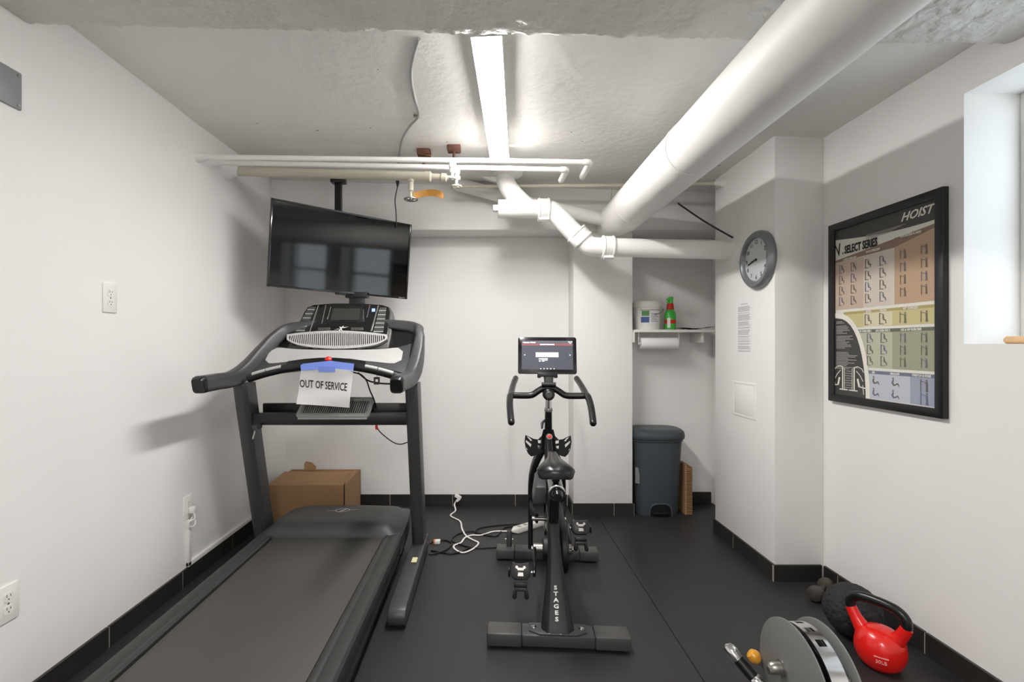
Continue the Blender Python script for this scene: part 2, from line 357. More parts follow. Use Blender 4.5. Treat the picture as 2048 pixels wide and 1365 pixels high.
def coupling(px, py, Y, d):
    c = onY(px, py, Y); d = Vector(d).normalized()
    cp = part('coupling', MB().lathe([(R+.002, -.036), (R+.012, -.034), (R+.014, -.026), (R+.010, -.022), (R+.010, -.002), (R+.008, 0), (R+.010, .002), (R+.010, .022), (R+.014, .026), (R+.012, .034), (R+.002, .036)], c, d, n=28), PIPE, dp)
    up = Vector((0, -.5, -1)); up = (up - d*up.dot(d)).normalized(); sd = d.cross(up)
    part('clamp_lug', MB().obox(c + up*(R+.014), d, sd, up, .06, .02, .022), PIPE, cp, bevel=.003)
coupling(1087, 420, 2.948, (1, 0, .0)); coupling(1159, 474, 2.918, (.7, 0, -.72)); coupling(1215, 495, 2.903, (1, 0, -.03))
part('wall_collar', MB().lathe([(R*.97, 0), (R+.03, .03), (R+.035, .05)], onY(1462, 501, 2.857)-Vector((.012,0,0)), (1,0,0), n=28), PIPE, dp)
solo('ceiling_bracket', MB().prism([(0,0), (.20,.0), (.20,-.07)], onY(963, 357, 3.02), (1,0,0), (0,0,1), .03), PIPE, 'small white wedge bracket at ceiling beside drain branch', 'bracket')
# thin supply pipes
def hp(name, label, l, r, rad, m, extra=(), Y=None):
    t = thing(name, label, 'pipe', tuple((Vector(l)+Vector(r))/2 - Vector((0,0,rad))))
    part('pipe_run', MB().tube([l, r], rad, n=16), m, t)
    part('wall_flare', MB().lathe([(rad*2.4, -.01), (rad*1.7, .02), (rad*1.15, .055), (rad, .075)], l, (1, 0, 0), n=18), WALL, t)
    for e in extra: part(e[0], e[1], e[2], t)
    return t
def elbow(p0, p1): return MB().tube([p0 + Vector((-.03,0,0)), p0, p0 + (p1-p0)*.22 + Vector((.004,0,0)), p1], .0165, n=14, smooth=4)
l1, r1 = Vector((XL, 2.467, 2.131)), onY(1178, 325, 2.467)
e1 = onY(1164, 354, 2.67)
p1 = hp('supply_pipe', 'front thin white pipe under the ceiling with one handwheel valve', l1, r1, .0135, PIPE, [('elbow', elbow(r1, e1), PIPE)])
l2, r2 = Vector((XL, 2.60, 2.153)), onY(1132, 340, 2.60)
e2 = onY(1122, 361, 2.76)
p2 = hp('supply_pipe', 'middle thin white pipe just behind the front supply pipe', l2, r2, .0135, PIPE, [('elbow', elbow(r2, e2), PIPE)])
l3, r3 = Vector((XL, 2.74, 2.158)), onY(850, 353, 2.74)
p3 = hp('supply_pipe', 'thicker cream pipe behind the two thin white pipes', l3, r3, .0265, CREAM,
        [('reducer', MB().lathe([(.030, 0), (.030, .03), (.019, .04), (.019, .09), (.024, .092), (.024, .12), (.013, .125), (.013, .20)], r3, (1, 0, -.06), n=18), CREAM)])
def valve(px, py0, py1, Y, wr_, parent, m, wheel):
    c = onY(px, py0, Y); z1 = onY(px, py1, Y).z
    part('valve_body', MB().lathe([(.017, .012), (.019, 0), (.019, -.02), (.013, -.028), (.015, -.04), (.015, (z1-c.z)*.6), (.008, (z1-c.z)*.65), (.006, z1-c.z)], c, (0,0,1), n=14), m, parent)
    v = part('handwheel', MB().tube([Vector((c.x + wr_*math.cos(a), c.y + wr_*math.sin(a), z1)) for a in [2*math.pi*k/20 for k in range(21)]], .0045, n=8), wheel, parent)
    sp = MB()
    for k in range(4):
        a = math.pi*k/4; sp.tube([(c.x-wr_*math.cos(a), c.y-wr_*math.sin(a), z1), (c.x+wr_*math.cos(a), c.y+wr_*math.sin(a), z1)], .003, n=6)
    sp.lathe([(.007, -.008), (.009, 0), (.007, .01)], (c.x, c.y, z1), n=10)
    part('wheel_spokes', sp, wheel, v)
valve(905, 327, 357, 2.467, .017, p1, PIPE, PIPE)
valve(913, 340, 373, 2.60, .024, p2, PIPE, CREAM)
valve(822, 356, 399, 2.74, .036, p3, CREAM, STEEL)
ct = onY(827, 391, 2.74)
tagm = MB().loft([[ct + Vector((.17*u, .012*math.sin(u*5), .028*math.sin(u*2.6) - .02*u + h)) for h in (-.019, .019)] + [ct + Vector((.17*u, .012*math.sin(u*5)+.0015, .028*math.sin(u*2.6)-.02*u + h)) for h in (.019, -.019)] for u in [k/12 for k in range(13)]])
solo('valve_tag', tagm, TAGP, 'curled amber paper tag hanging from the cream pipe valve', 'tag')
lT = onX(1448, 367, 1.427)
thin = thing('supply_pipe', 'thin cream pipe running along the top of the back beam', 'pipe', (.6, lT.y, lT.z-.01))
part('pipe_run', MB().tube([onY(916, 373, lT.y+.12), onY(1222, 371, lT.y+.06), lT + Vector((.01,0,0))], .010, n=12), CREAM, thin)
part('hanger', MB().tube([onY(1222, 371, lT.y+.06), onY(1222, 412, lT.y+.2)], .004, n=8), CREAM, thin)
part('wall_flare', MB().lathe([(.011, -.06), (.02, -.02), (.03, .002)], lT, (1,0,0), n=16), WALL, thin)
# rusty ceiling boxes, conduit, cables
for px, py, lab in ((848, 312, 'rusty ceiling hanger box with a loose paper tag'), (908, 303, 'rusty ceiling hanger box above the white handwheel valve')):
    c = onZ(px, py, zc(-.3)-.028)
    t = thing('ceiling_anchor', lab, 'anchor', tuple(c))
    part('iron_block', MB().box((c.x-.037, c.y-.035, c.z-.002), (c.x+.037, c.y+.035, zc(c.x)+.01)), RUST, t, bevel=.008)
    part('threaded_rod', MB().tube([(c.x, c.y, c.z), (c.x, c.y-.01, c.z-.055)], .008, n=10), RUST, t)
    if px == 848: part('paper_tag', MB().obox(c + Vector((.02, -.045, -.012)), (1, 0, -.15), (.3, 1, .35), (0, -.35, 1), .075, .05, .0015), TAGP, t)
cpl = [onZ(x, y, zc(-.25)-.006) for x, y in ((838, 78), (828, 110), (822, 150), (829, 195), (838, 230), (818, 255), (803, 285), (797, 330))]
cd = thing('ceiling_conduit', 'thin grey flexible conduit winding across the ceiling', 'conduit', tuple(cpl[4]))
part('conduit_line', MB().tube(cpl, .0062, n=10, smooth=6), mat('conduit_grey', (168, 170, 168), .4), cd)
part('conduit_clip', MB().obox(cpl[4]+Vector((-.014, .02, .002)), (1,.3,0), (0,1,0), (0,0,1), .03, .014, .010), STEEL, cd, bevel=.002)
tvc = thing('television_cable', 'black cable dropping from the pipes to the television', 'cable', tuple(onY(791, 443, 3.10)))
part('wire', MB().tube(path([(796, 352, 3.10), (795, 372, 3.10), (790, 400, 3.10), (792, 425, 3.10), (793, 455, 3.10)]), .0035, n=8, smooth=5), BLACK, tvc)
part('cable_plug', MB().lathe([(.011, .02), (.011, 0), (.004, -.03)], onY(795, 365, 3.10), n=10), BLACK, tvc)
bc0, bc1 = onY(1356, 407, 2.98), onX(1466, 476, 1.425)
solo('coaxial_cable', MB().tube([bc0, bc0*.6+bc1*.4+Vector((0,0,-.008)), bc0*.3+bc1*.7+Vector((0,0,-.006)), bc1], .005, n=8, smooth=5), BLACK, 'short black cable from insulated pipe to clock column', 'cable')

# ================================================================== TELEVISION
ax = Vector((-.5147+1.2105, 3.18-2.687, -.026)); tw = ax.length; ax.normalize()
th = .487; tn = Vector((ax.y, -ax.x, 0)).normalized(); tu = ax.cross(-tn).normalized()
if tu.z < 0: tu = -tu
tu = (tu + tn*math.tan(math.radians(4.5))).normalized(); tn = ax.cross(tu).normalized()
tc0 = Vector(((-.5147-1.2105)/2, (3.18+2.687)/2, 1.730))
tv = thing('television', 'black flat television hung from the ceiling above the treadmill', 'television', tuple(tc0 - tu*th/2))
def tvp(a, b, d): return tc0 + ax*a + tu*b + tn*d
part('back_shell', MB().obox(tvp(0, 0, -.030), ax, tu, tn, tw*.96, th*.94, .035), BLACKM, tv, bevel=.012)
fr = MB()
bz = .009
for a, b, sx, sy in ((0, th/2-bz/2, tw, bz), (0, -th/2+.012/2, tw, .012), (-tw/2+bz/2, 0, bz, th), (tw/2-bz/2, 0, bz, th)): fr.obox(tvp(a, b, -.005), ax, tu, tn, sx, sy, .022)
part('bezel', fr, BLACKG, tv, bevel=.002)
part('screen', MB().obox(tvp(0, .001, -.006), ax, tu, tn, tw-2*bz, th-bz-.011, .012), SCREEN, tv)
part('logo_chin', MB().obox(tvp(0, -th/2-.004, -.004), ax, tu, tn, .09, .012, .016), BLACKG, tv, bevel=.002)
part('brand_mark', MB().text('Roku TV', .011, tvp(tw/2-.04, -th/2+.007, .0062), ax, tu), SILV, tv)
tm = thing('television_mount', 'black ceiling pole mount holding the television', 'mount', tuple(onY(677, 358, 3.14)))
pc = onY(677, 358, 3.14); zt = zc(pc.x) + .01
part('ceiling_plate', MB().box((pc.x-.055, pc.y-.05, zt-.022), (pc.x+.055, pc.y+.05, zt)), BLACK, tm, bevel=.003)
part('pole_socket', MB().box((pc.x-.045, pc.y-.03, zt-.075), (pc.x+.045, pc.y+.03, zt-.02)), BLACK, tm, bevel=.004)
part('pole', MB().box((pc.x-.02, pc.y-.02, 1.66), (pc.x+.02, pc.y+.02, zt-.03)), BLACK, tm, bevel=.003)
bk = tvp(0, 0, -.048)
part('swivel_arm', MB().tube([(pc.x, pc.y, 1.74), (bk.x, bk.y, 1.74)], .022, n=12), BLACK, tm)
part('mount_plate', MB().obox(tvp(0, 0, -.052), ax, tu, tn, .22, .22, .010), BLACK, tm, bevel=.002)
lb = onY(712, 590, 2.98)
part('lower_bracket', MB().obox((lb.x, lb.y+.03, lb.z), (1,0,0), (0,1,0), (0,0,1), .135, .06, .035).obox((lb.x, lb.y+.03, lb.z-.045), (1,0,0), (0,1,0), (0,0,1), .09, .05, .07)
     .obox((lb.x-.08, lb.y+.13, lb.z+.06), (.0,1,.0), (1,0,0), (0,0,1), .25, .03, .03).box((pc.x-.018, pc.y-.018, 1.50), (pc.x+.018, pc.y+.018, 1.70)), BLACK, tm, bevel=.003)

# ================================================================== TREADMILL
XT = -.80
tr = thing('treadmill', 'large black and silver treadmill standing below the television', 'treadmill', (XT, 1.8, 0))
part('deck_frame', MB().box((-1.15, .82, .06), (-.45, 2.62, .192)), BLACKM, tr, bevel=.006)
part('running_belt', MB().box((-1.077, .80, .18), (-.523, 2.50, .2045)), BELT, tr, bevel=.004)
for s in (-1, 1):
    o, i = XT + s*.364, XT + s*.283
    prof = [(i, .196), (i, .210), (i + s*.006, .214), (i + s*.022, .214), (i + s*.026, .2115), (i + s*.030, .214), (i + s*.060, .214), (o - s*.008, .212), (o, .202), (o + s*.002, .165), (o - s*.006, .15), (o - s*.006, .10), (o - s*.02, .10), (o - s*.02, .196)]
    part('foot_rail', MB().loft([[(x, y, z) for x, z in prof] for y in (.78, 1.6, 2.50)]), RAIL, tr)
part('rear_roller_cap', MB().sweep([(XT-.37, .78, .15), (XT+.37, .78, .15)], [(.10, .13)]*2), BLACK, tr)
# motor hood
def hood_ring(y, zt_, hw, hb, ch):
    return [(XT-hb, y, .12), (XT-hb, y, .205), (XT-hw-ch, y, .205+(zt_-.205)*.35), (XT-hw, y, zt_-.004), (XT-hw*.9, y, zt_), (XT, y, zt_+.006), (XT+hw*.9, y, zt_), (XT+hw, y, zt_-.004), (XT+hw+ch, y, .205+(zt_-.205)*.35), (XT+hb, y, .205), (XT+hb, y, .12)]
part('motor_hood', MB().loft([hood_ring(y, z, hw, hb, .03) for y, z, hw, hb in ((2.435, .2085, .285, .362), (2.448, .230, .29, .364), (2.468, .250, .295, .366), (2.490, .260, .298, .366), (2.515, .2625, .30, .366), (2.56, .2605, .303, .366), (2.70, .2470, .303, .36), (2.80, .2365, .292, .352), (2.84, .231, .275, .345), (2.865, .215, .26, .34), (2.875, .18, .25, .33))]), HOOD, tr, ang=40)
lg = MB(); lc = Vector((-.806, 2.70, .2532)); lx, ly = Vector((1,0,0)), Vector((0,1,-.10)).normalized()
ring = circ(.040, 28); hole = circ(.034, 28)
lg.prism(ring, lc, lx, ly, .0008, [hole])
lg.prism([(-.012,-.030), (.000,-.030), (.012,.0), (.024,.028), (.010,.030), (.0,.006), (-.006,-.004)], lc, lx, ly, .0008)
lg.prism([(-.085,-.014), (-.034,-.012), (-.034,-.006)], lc, lx, ly, .0008); lg.prism([(.036,.006), (.036,.012), (.088,.016)], lc, lx, ly, .0008)
part('emblem', lg, SILV, tr)
# base tubes, uprights
for s in (-1, 1):
    c = XT + s*.425
    part('base_tube', MB().loft([[(c-.038, y, z0), (c+.038, y, z0), (c+.038, y, z1), (c-.038, y, z1)] for y, z0, z1 in ((1.99, .03, .055), (2.005, .008, .078), (2.04, .006, .088), (2.50, .012, .096), (2.72, .014, .098), (2.80, .02, .085))]), CHAR, tr, bevel=.008)
    for yy in (2.03, 2.74): part('rubber_foot', MB().lathe([(.022, 0), (.024, .004), (.022, .016)], (c, yy, 0), n=16), BLACK, tr)
    part('upright', MB().loft([[(c+s*.030, y0, z), (c+s*.012, y0-.008, z), (c-s*.018, y0-.008, z), (c-s*.034, y0+.012, z), (c-s*.034, y1-.012, z), (c-s*.02, y1, z), (c+s*.02, y1, z), (c+s*.032, y1-.012, z)] for y0, y1, z in ((2.625, 2.745, .085), (2.60, 2.72, .17), (2.405, 2.525, .90), (2.385, 2.505, .985))]), CHAR, tr, bevel=.004)
part('warning_sticker', MB().box((-.378, 2.40, .0965), (-.352, 2.455, .0985)), mat('sticker_cream', (226, 220, 170), .6), tr)
part('white_mark', MB().obox((-1.190, 2.47, .715), (0, .55, .8), (0, .8, -.55), (1,0,0), .042, .010, .002), WHITE, tr)
# tray crossbar
FANG = mat('fan_grey', (158, 159, 157), .4)
cb = MB()
cb.box((-1.195, 2.45, .768), (-.405, 2.485, .829)).box((-1.195, 2.48, .775), (-.405, 2.585, .800)).box((-1.195, 2.575, .775), (-.405, 2.60, .864))
part('tray_crossbar', cb, BLACK, tr, bevel=.005)
part('tray_knob', MB().lathe([(.010, 0), (.013, .006), (.013, .016)], onY(521, 853, 2.45), (0,-1,0), n=14), BLACK, tr)
gp0, gp1 = Vector((0, 2.438, .806)), Vector((0, 2.565, .890)); gu = (gp1-gp0).normalized(); gn = Vector((1,0,0)).cross(gu)
gl_ = (gp1-gp0).length
fanv = part('tray_fan', MB().prism(rrect(.372, gl_, .02), (-.780, (gp0.y+gp1.y)/2, (gp0.z+gp1.z)/2), (1,0,0), gu, .012, [rrect(.33, gl_*.66, .012)]), FANG, tr, bevel=.003)
part('fan_backing', MB().obox((-.780, (gp0.y+gp1.y)/2, (gp0.z+gp1.z)/2), (1,0,0), gu, gn, .345, gl_*.7, .004), BLACK, fanv)
sl = MB()
for k in range(30): sl.obox(Vector((-.780-.16+.32*k/29, (gp0.y+gp1.y)/2, (gp0.z+gp1.z)/2)) + gn*.006, (1,0,0), gu, gn, .0048, gl_*.68, .008)
part('fan_slats', sl, FANG, fanv, kind='stuff')
part('tray_lip', MB().box((-.955, 2.436, .798), (-.605, 2.452, .812)), FANG, fanv, bevel=.004)
# handlebar arms
def arm(pts, wh):
    a = part('handlebar_arm', MB().sweep(pts, wh, smooth=6, n=20, up=(0, .25, 1)), CHAR, tr, ang=50); return a
WHs = [(.058, .074), (.06, .074), (.062, .076), (.066, .085), (.060, .080), (.05, .07), (.045, .06), (.045, .05)]
La = arm([(-1.232, 2.075, 1.004), (-1.232, 2.20, 1.007), (-1.226, 2.33, 1.012), (-1.20, 2.43, 1.055), (-1.165, 2.51, 1.135), (-1.125, 2.575, 1.21), (-1.07, 2.63, 1.262), (-.90, 2.68, 1.285)], WHs)
Ra = arm([(-.388, 2.075, 1.004), (-.384, 2.20, 1.007), (-.374, 2.33, 1.014), (-.362, 2.42, 1.06), (-.356, 2.50, 1.14), (-.362, 2.565, 1.215), (-.40, 2.63, 1.268), (-.60, 2.68, 1.29)], WHs)
for a, x in ((La, -1.232), (Ra, -.388)):
    part('grip_cap', MB().sweep([(x, 2.062, 1.000), (x, 2.066, 1.002), (x, 2.085, 1.004)], [(.048, .062), (.056, .072), (.060, .076)], n=20), BLACK, a)
# dark pockets between arms and console
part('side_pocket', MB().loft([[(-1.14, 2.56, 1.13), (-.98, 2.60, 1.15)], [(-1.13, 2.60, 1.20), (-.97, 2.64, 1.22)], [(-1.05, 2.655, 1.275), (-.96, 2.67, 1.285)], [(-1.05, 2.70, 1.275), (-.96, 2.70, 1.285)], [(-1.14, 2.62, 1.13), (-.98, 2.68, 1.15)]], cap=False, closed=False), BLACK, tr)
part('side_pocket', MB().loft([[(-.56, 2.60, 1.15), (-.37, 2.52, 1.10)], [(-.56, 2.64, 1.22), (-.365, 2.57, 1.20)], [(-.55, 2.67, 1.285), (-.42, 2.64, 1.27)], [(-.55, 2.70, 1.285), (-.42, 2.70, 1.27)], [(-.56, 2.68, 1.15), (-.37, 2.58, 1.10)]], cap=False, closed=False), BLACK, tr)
# lower console: swept dash between the arms
def dash(u, v):                                                   # u across -1..1, v bottom 0 .. top 1
    x = -.785 + u*.385; arch = 1 - u*u
    zb, yb = 1.030 + .062*arch, 2.375 + .02*(1-arch)
    zt2, yt = 1.182 - .034*(1-u**4), 2.545 + .015*arch
    return Vector((x, yb + (yt-yb)*v, zb + (zt2-zb)*v - .012*math.sin(v*math.pi)))
NU = 28
rings = []
for k in range(NU+1):
    u = -1 + 2*k/NU; top = [dash(u, v) for v in (0, .08, .25, .45, .65, .85, 1)]
    rings.append(top + [top[-1] + Vector((0, .12, .0)), top[-1] + Vector((0, .12, -.06)), top[2] + Vector((0, .05, -.05)), top[0] + Vector((0, .02, -.02))])
part('console_dash', MB().loft(rings), CHAR, tr, ang=50)
def dash_patch(u0, u1, v0f, v1f, off, n=24):
    a = []; b = []
    for k in range(n+1):
        u = u0 + (u1-u0)*k/n; ea = min(1, min(k, n-k)/2.2); ea = math.sqrt(1-(1-ea)**2)
        vm = (v0f + v1f)/2
        row = [dash(u, vm + (v-vm)*(.45+.55*ea)) for v in (v0f, v0f*.75+v1f*.25, vm, v0f*.25+v1f*.75, v1f)]
        a.append([p + Vector((0, -.7, .7))*off for p in row] + [p for p in reversed(row)])
    return MB().loft(a)
part('silver_panel', dash_patch(-.90, .90, .33, .985, .003), SILV, tr, ang=50)
# pulse bar with sensors
bar = [Vector((-.785+u*.375, 2.352, 1.012 + .066*(1-u*u))) for u in [-1+2*k/16 for k in range(17)]]
pb = part('pulse_bar', MB().tube(bar, .021, n=16), BLACK, tr)
def seg(u0, u1): return [Vector((-.785+u*.375, 2.352, 1.012 + .066*(1-u*u))) for u in [u0+(u1-u0)*k/5 for k in range(6)]]
for a, b in ((-.93, -.76), (-.75, -.56), (.52, .68), (.69, .88)): part('pulse_sensor', MB().tube([p + Vector((0, -.012, .011)) for p in seg(a, b)], .0095, n=12), SILV, pb)
part('stop_panel', MB().loft([[p + Vector((0, -.004, .018)), p + Vector((0, .03, .034)), p + Vector((0, .03, .02)), p + Vector((0, .01, .010))] for p in seg(-.52, .50)]), BLACK, tr)
part('safety_key', MB().lathe([(.0165, 0), (.0165, .008), (.010, .013), (.006, .016)], onY(657, 720, 2.345), (0, -.6, 1), n=16), REDP, tr)
# upright console panel
c0 = Vector((0, 2.575, 1.175)); c1 = Vector((0, 2.715, 1.405)); cu_ = (c1-c0).normalized(); cn = Vector((1,0,0)).cross(cu_)   # faces the runner
def cpt(px, py, off=0): return onP(px, py, c0, cn) + cn*off
def quad(pts, off, dep): # pixel polygon on the console plane, proud by off
    v = [cpt(x, y, off) for x, y in pts]; n = len(v); b = [p - cn*dep for p in v]
    return MB().add(v + b, [tuple(range(n)), tuple(range(2*n-1, n-1, -1))] + [(i, n+i, n+(i+1) % n, (i+1) % n) for i in range(n)])
shell = [(572, 694), (584, 668), (606, 622), (612, 613), (626, 608), (668, 605), (720, 605), (765, 608), (780, 612), (785, 622), (782, 665), (776, 694), (730, 703), (672, 706), (612, 703)]
part('console_shell', quad(shell, -.012, .07), CHARL, tr, bevel=.008)
face = [(586, 670), (610, 622), (616, 614), (628, 610), (668, 607), (720, 607), (764, 610), (777, 614), (780, 622), (775, 672), (725, 662), (672, 660), (625, 663)]
cf_ = part('console_face', quad(face, .0, .016), BLACKG, tr, bevel=.003)
for a, b, wdt in (((637, 612), (620, 664), 2.2), ((652, 611), (644, 648), 1.5), ((740, 611), (734, 636), 1.6), ((757, 612), (742, 664), 2.4), ((662, 615), (655, 640), 1.4), ((727, 620), (727, 640), 1.2)):
    (x0, y0), (x1, y1) = a, b; part('chrome_strip', quad([(x0-wdt/2, y0), (x0+wdt/2, y0), (x1+wdt/2, y1), (x1-wdt/2, y1)], .003, .006), CHROME, cf_)
part('display_bezel', quad([(659, 613), (725, 613), (729, 645), (653, 645)], .0025, .006), BLACK, cf_, bevel=.002)
part('display', quad([(666, 618), (721, 618), (718, 641), (662, 641)], .0035, .003), LCD, cf_)
part('lit_icon', quad([(744, 618), (750.5, 618), (750, 624), (743.5, 624)], .003, .004), emis('icon_glow', (120, 140, 255), .9), cf_)
for x in (636, 702): part('start_button', quad([(x, 656), (x+25, 656), (x+25, 661.5), (x, 661.5)], .004, .006), CHARL, cf_, bevel=.0012)
em = MB(); o_ = cpt(682, 658, .0008)
em.prism([(-.012,-.014), (-.006,-.014), (.004,.0), (.014,.016), (.007,.016), (.0,.004)], o_, (1,0,0), cu_, .001); em.prism([(-.010,.012), (-.004,.012), (.010,-.012), (.004,-.012)], o_, (1,0,0), cu_, .001)
em.prism([(-.036,-.008), (-.012,-.003), (-.010,.0)], o_, (1,0,0), cu_, .001); em.prism([(.010,.008), (.04,.013), (.012,.003)], o_, (1,0,0), cu_, .001)
part('emblem', em, WHITE, cf_)
for k in range(12):
    t = k/11
    for xa, xb, y0 in ((618 - 25*t, 632 - 22*t, 616), (759.5 - 12*t, 773 - 6*t, 616)):
        y = y0 + 46*t + (2 if xa > 700 else 0)
        part('preset_button', quad([(xa, y-1.5), (xb, y-1.5), (xb-.8, y+1.6), (xa-.8, y+1.6)], .004, .006), SILVD if k % 2 else CHARL, cf_, smooth=False)
# console fan grille
def garc(x, top): # top and bottom edge of the lens-shaped grille
    u = (x-674)/101.0; return (664 + 8*u*u) if top else (699.5 - 11*u*u - 8*u**8)
gp = [(x, garc(x, True)) for x in range(575, 776, 10)] + [(x, garc(x, False)) for x in range(775, 574, -10)]
gi = [(x, garc(x, True)+4) for x in range(584, 766, 10)] + [(x, garc(x, False)-4.5) for x in range(764, 583, -10)]
gb = part('console_fan', quad(gp, .004, .02), BLACK, tr)
rim = MB(); A = [cpt(x, y, .012) for x, y in gp]; Bq = []
for x, y in gp:
    cx_ = 674 + (x-674)*.955; cy_ = 681.5 + (y-681.5)*.70; Bq.append(cpt(cx_, cy_, .012))
n = len(A); rim.add(A + Bq + [p - cn*.02 for p in A] + [p - cn*.012 for p in Bq], [(i, (i+1) % n, n+(i+1) % n, n+i) for i in range(n)] + [(i, 2*n+i, 2*n+(i+1) % n, (i+1) % n) for i in range(n)] + [(n+i, n+(i+1) % n, 3*n+(i+1) % n, 3*n+i) for i in range(n)])
part('fan_rim', rim, SILV, gb, recalc=True)
gs = MB()
for k in range(46):
    x = 583 + 183*k/45; y0, y1 = garc(x, True)+3, garc(x, False)-3; a, b = cpt(x+1.2*(1-k/30), y0, .009), cpt(x-1.2*(1-k/30), y1, .009)
    gs.obox((a+b)/2, (1,0,0), b-a, cn, .0050, (b-a).length, .006)
part('fan_slats', gs, SILV, gb, kind='stuff')
# cords on the treadmill
part('console_cord', MB().tube(path([(706, 745, 2.42), (722, 750, 2.42), (733, 762, 2.44), (740, 782, 2.46), (748, 800, 2.50), (751, 815, 2.54)]), .0035, n=8, smooth=6), BLACK, tr)
part('console_cord', MB().tube(path([(716, 746, 2.42), (735, 761, 2.40), (752, 766, 2.38), (770, 768, 2.36), (790, 768, 2.34)]), .004, n=8, smooth=6), BLACK, tr)
part('safety_clip', MB().prism(rrect(.028, .036, .003), onY(754, 762, 2.36), (1,0,0), (0,0,1), .010, [[(-.007,-.012), (.007,-.012), (.007,.008), (-.007,.008)]]).tube(path([(754, 748, 2.36), (754, 755, 2.36)]), .0015, n=6), BLACK, tr)
part('ground_wire', MB().tube(path([(753, 851, 2.47), (758, 862, 2.49), (772, 875, 2.51), (788, 886, 2.51), (802, 889, 2.50), (818, 884, 2.49)]), .0028, n=8, smooth=6), BLACK, tr)
part('red_terminal', MB().lathe([(.005, -.012), (.007, 0), (.006, .012)], onY(753, 855, 2.47), n=10), REDP, tr)
# taped notice
pg = []
P = [(603, 732), (707, 741), (699, 816), (592, 809)]
base = [onY(x, y, 2.318 + .012*(y > 780)) for x, y in P]
def pt(u, v): # u right, v down
    q = base[0]*(1-u)*(1-v) + base[1]*u*(1-v) + base[2]*u*v + base[3]*(1-u)*v
    return q + Vector((0, .006*math.sin(u*4.2+1) + .012*v*math.sin(u*3) - .004*math.sin(v*7+u*3), 0))
v, f = grid(lambda a, b: pt(a, b), 14, 10)
sg = thing('paper_notice', 'white paper notice taped with blue tape to the treadmill', 'notice', tuple((base[2]+base[3])/2))
nf = len(v); mbn = MB().add(v, f).add([p + Vector((0, .0008, 0)) for p in v], [tuple(reversed(q)) for q in f])
part('sheet', mbn, PAPER, sg, recalc=False)
ux = (base[1]-base[0]+base[2]-base[3]).normalized(); uy = Vector((0, 0, 1)); uy = (uy - ux*uy.dot(ux)).normalized()
tx = MB().text('OUT OF SERVICE', .053, pt(.462, .47) + Vector((0, -.010, 0)), ux, uy, xs=.575, depth=.0003, bold=.0008)
for i, p in enumerate(tx.v):                                       # lay the ink onto the sheet
    u, vv = .5, .5
    for _ in range(8):
        q = pt(u, vv); du = (pt(u+.01, vv) - q)*100; dv = (pt(u, vv+.01) - q)*100
        ex, ez = p.x-q.x, p.z-q.z; det = du.x*dv.z - dv.x*du.z
        u += (ex*dv.z - dv.x*ez)/det; vv += (du.x*ez - ex*du.z)/det
    tx.v[i] = Vector((p.x, pt(u, vv).y - .0010, p.z))
part('lettering', tx, INK, sg)
def tape(P, off): return [onY(x, y, Y-off) for x, y, Y in P]
tp = MB(); q = tape([(602, 742, 2.316), (601, 731, 2.316), (606, 728, 2.322), (660, 722, 2.322), (708, 728, 2.322), (706, 744, 2.316), (670, 739, 2.316), (640, 739, 2.316)], .004)
tp.add(q + [p + Vector((0, .002, 0)) for p in q], [tuple(range(8)), tuple(range(15, 7, -1))] + [(i, 8+i, 8+(i+1) % 8, (i+1) % 8) for i in range(8)])
q = tape([(637, 744, 2.316), (637, 734, 2.316), (670, 734, 2.316), (670, 745, 2.316)], .006)
tp.add(q + [p + Vector((0, .001, 0)) for p in q], [(0,1,2,3), (7,6,5,4)])
part('tape', tp, TAPE, sg)

# ================================================================== SPIN BIKE
BA = -math.atan2(.05, .765)
bk_ = thing('exercise_bike', 'black indoor cycling bike with tablet screen and drop handlebars', 'exercise bike', (.274, 1.895, 0), rotz=BA)
def bp_(name, mb, m, parent=None, **k): return part(name, mb, m, parent or bk_, local=True, **k)
def stab(y, name, capw):
    s = bp_(name, MB().box((-.275+capw, y-.042, .014), (.275-capw, y+.042, .060)), GREYP if False else CHAR, bevel=.006)
    for k in (-1, 1):
        e = bp_('stabilizer_end', MB().box((k*.275, y-.043, .010), (k*(.275-capw), y+.043, .062)), CHARL, s, bevel=.008)
        bp_('levelling_foot', MB().lathe([(.022, 0), (.024, .004), (.02, .016)], (k*.235, y, 0), n=16), BLACK, s)
    return s
rs = stab(0, 'rear_stabilizer', .135); fs = stab(.765, 'front_stabilizer', .10)
bp_('base_plate', MB().prism([(-.112,-.018), (-.112,.036), (.112,.036), (.112,-.018), (.072,-.040), (-.072,-.040)], (0, 0, .060), (1,0,0), (0,1,0), .006), CHAR, rs, bevel=.002)
for k in (-1, 1): bp_('bolt', MB().lathe([(.011, 0), (.011, .004), (.006, .006)], (k*.092, .0, .066), n=12), CHROME, rs)
bp_('plate_lettering', MB().text('stages', .018, (.006, -.0325, .0668), (1,0,0), (0,1,0)).prism(circ(.0065, 16), (-.034, -.0325, .0668), (1,0,0), (0,1,0), .0006, [circ(.0045, 16)]), SILV, rs)
def oct_(w, d, c): x, y, z = c; return [(x+a*w/2, y+b*d/2, z) for a, b in ((-1,.5), (-.72,1), (.72,1), (1,.5), (1,-.3), (.6,-1), (-.6,-1), (-1,-.3))]
leg = bp_('rear_leg', MB().loft([oct_(.128, .085, (0, .002, .064)), oct_(.112, .08, (0, .035, .11)), oct_(.085, .075, (0, .085, .18)), oct_(.062, .07, (0, .145, .26)), oct_(.052, .065, (0, .20, .335)), oct_(.052, .06, (0, .235, .40))]), BLACKM, bevel=.004)
lt_ = MB(); ld = Vector((0, .072, .125)).normalized(); 
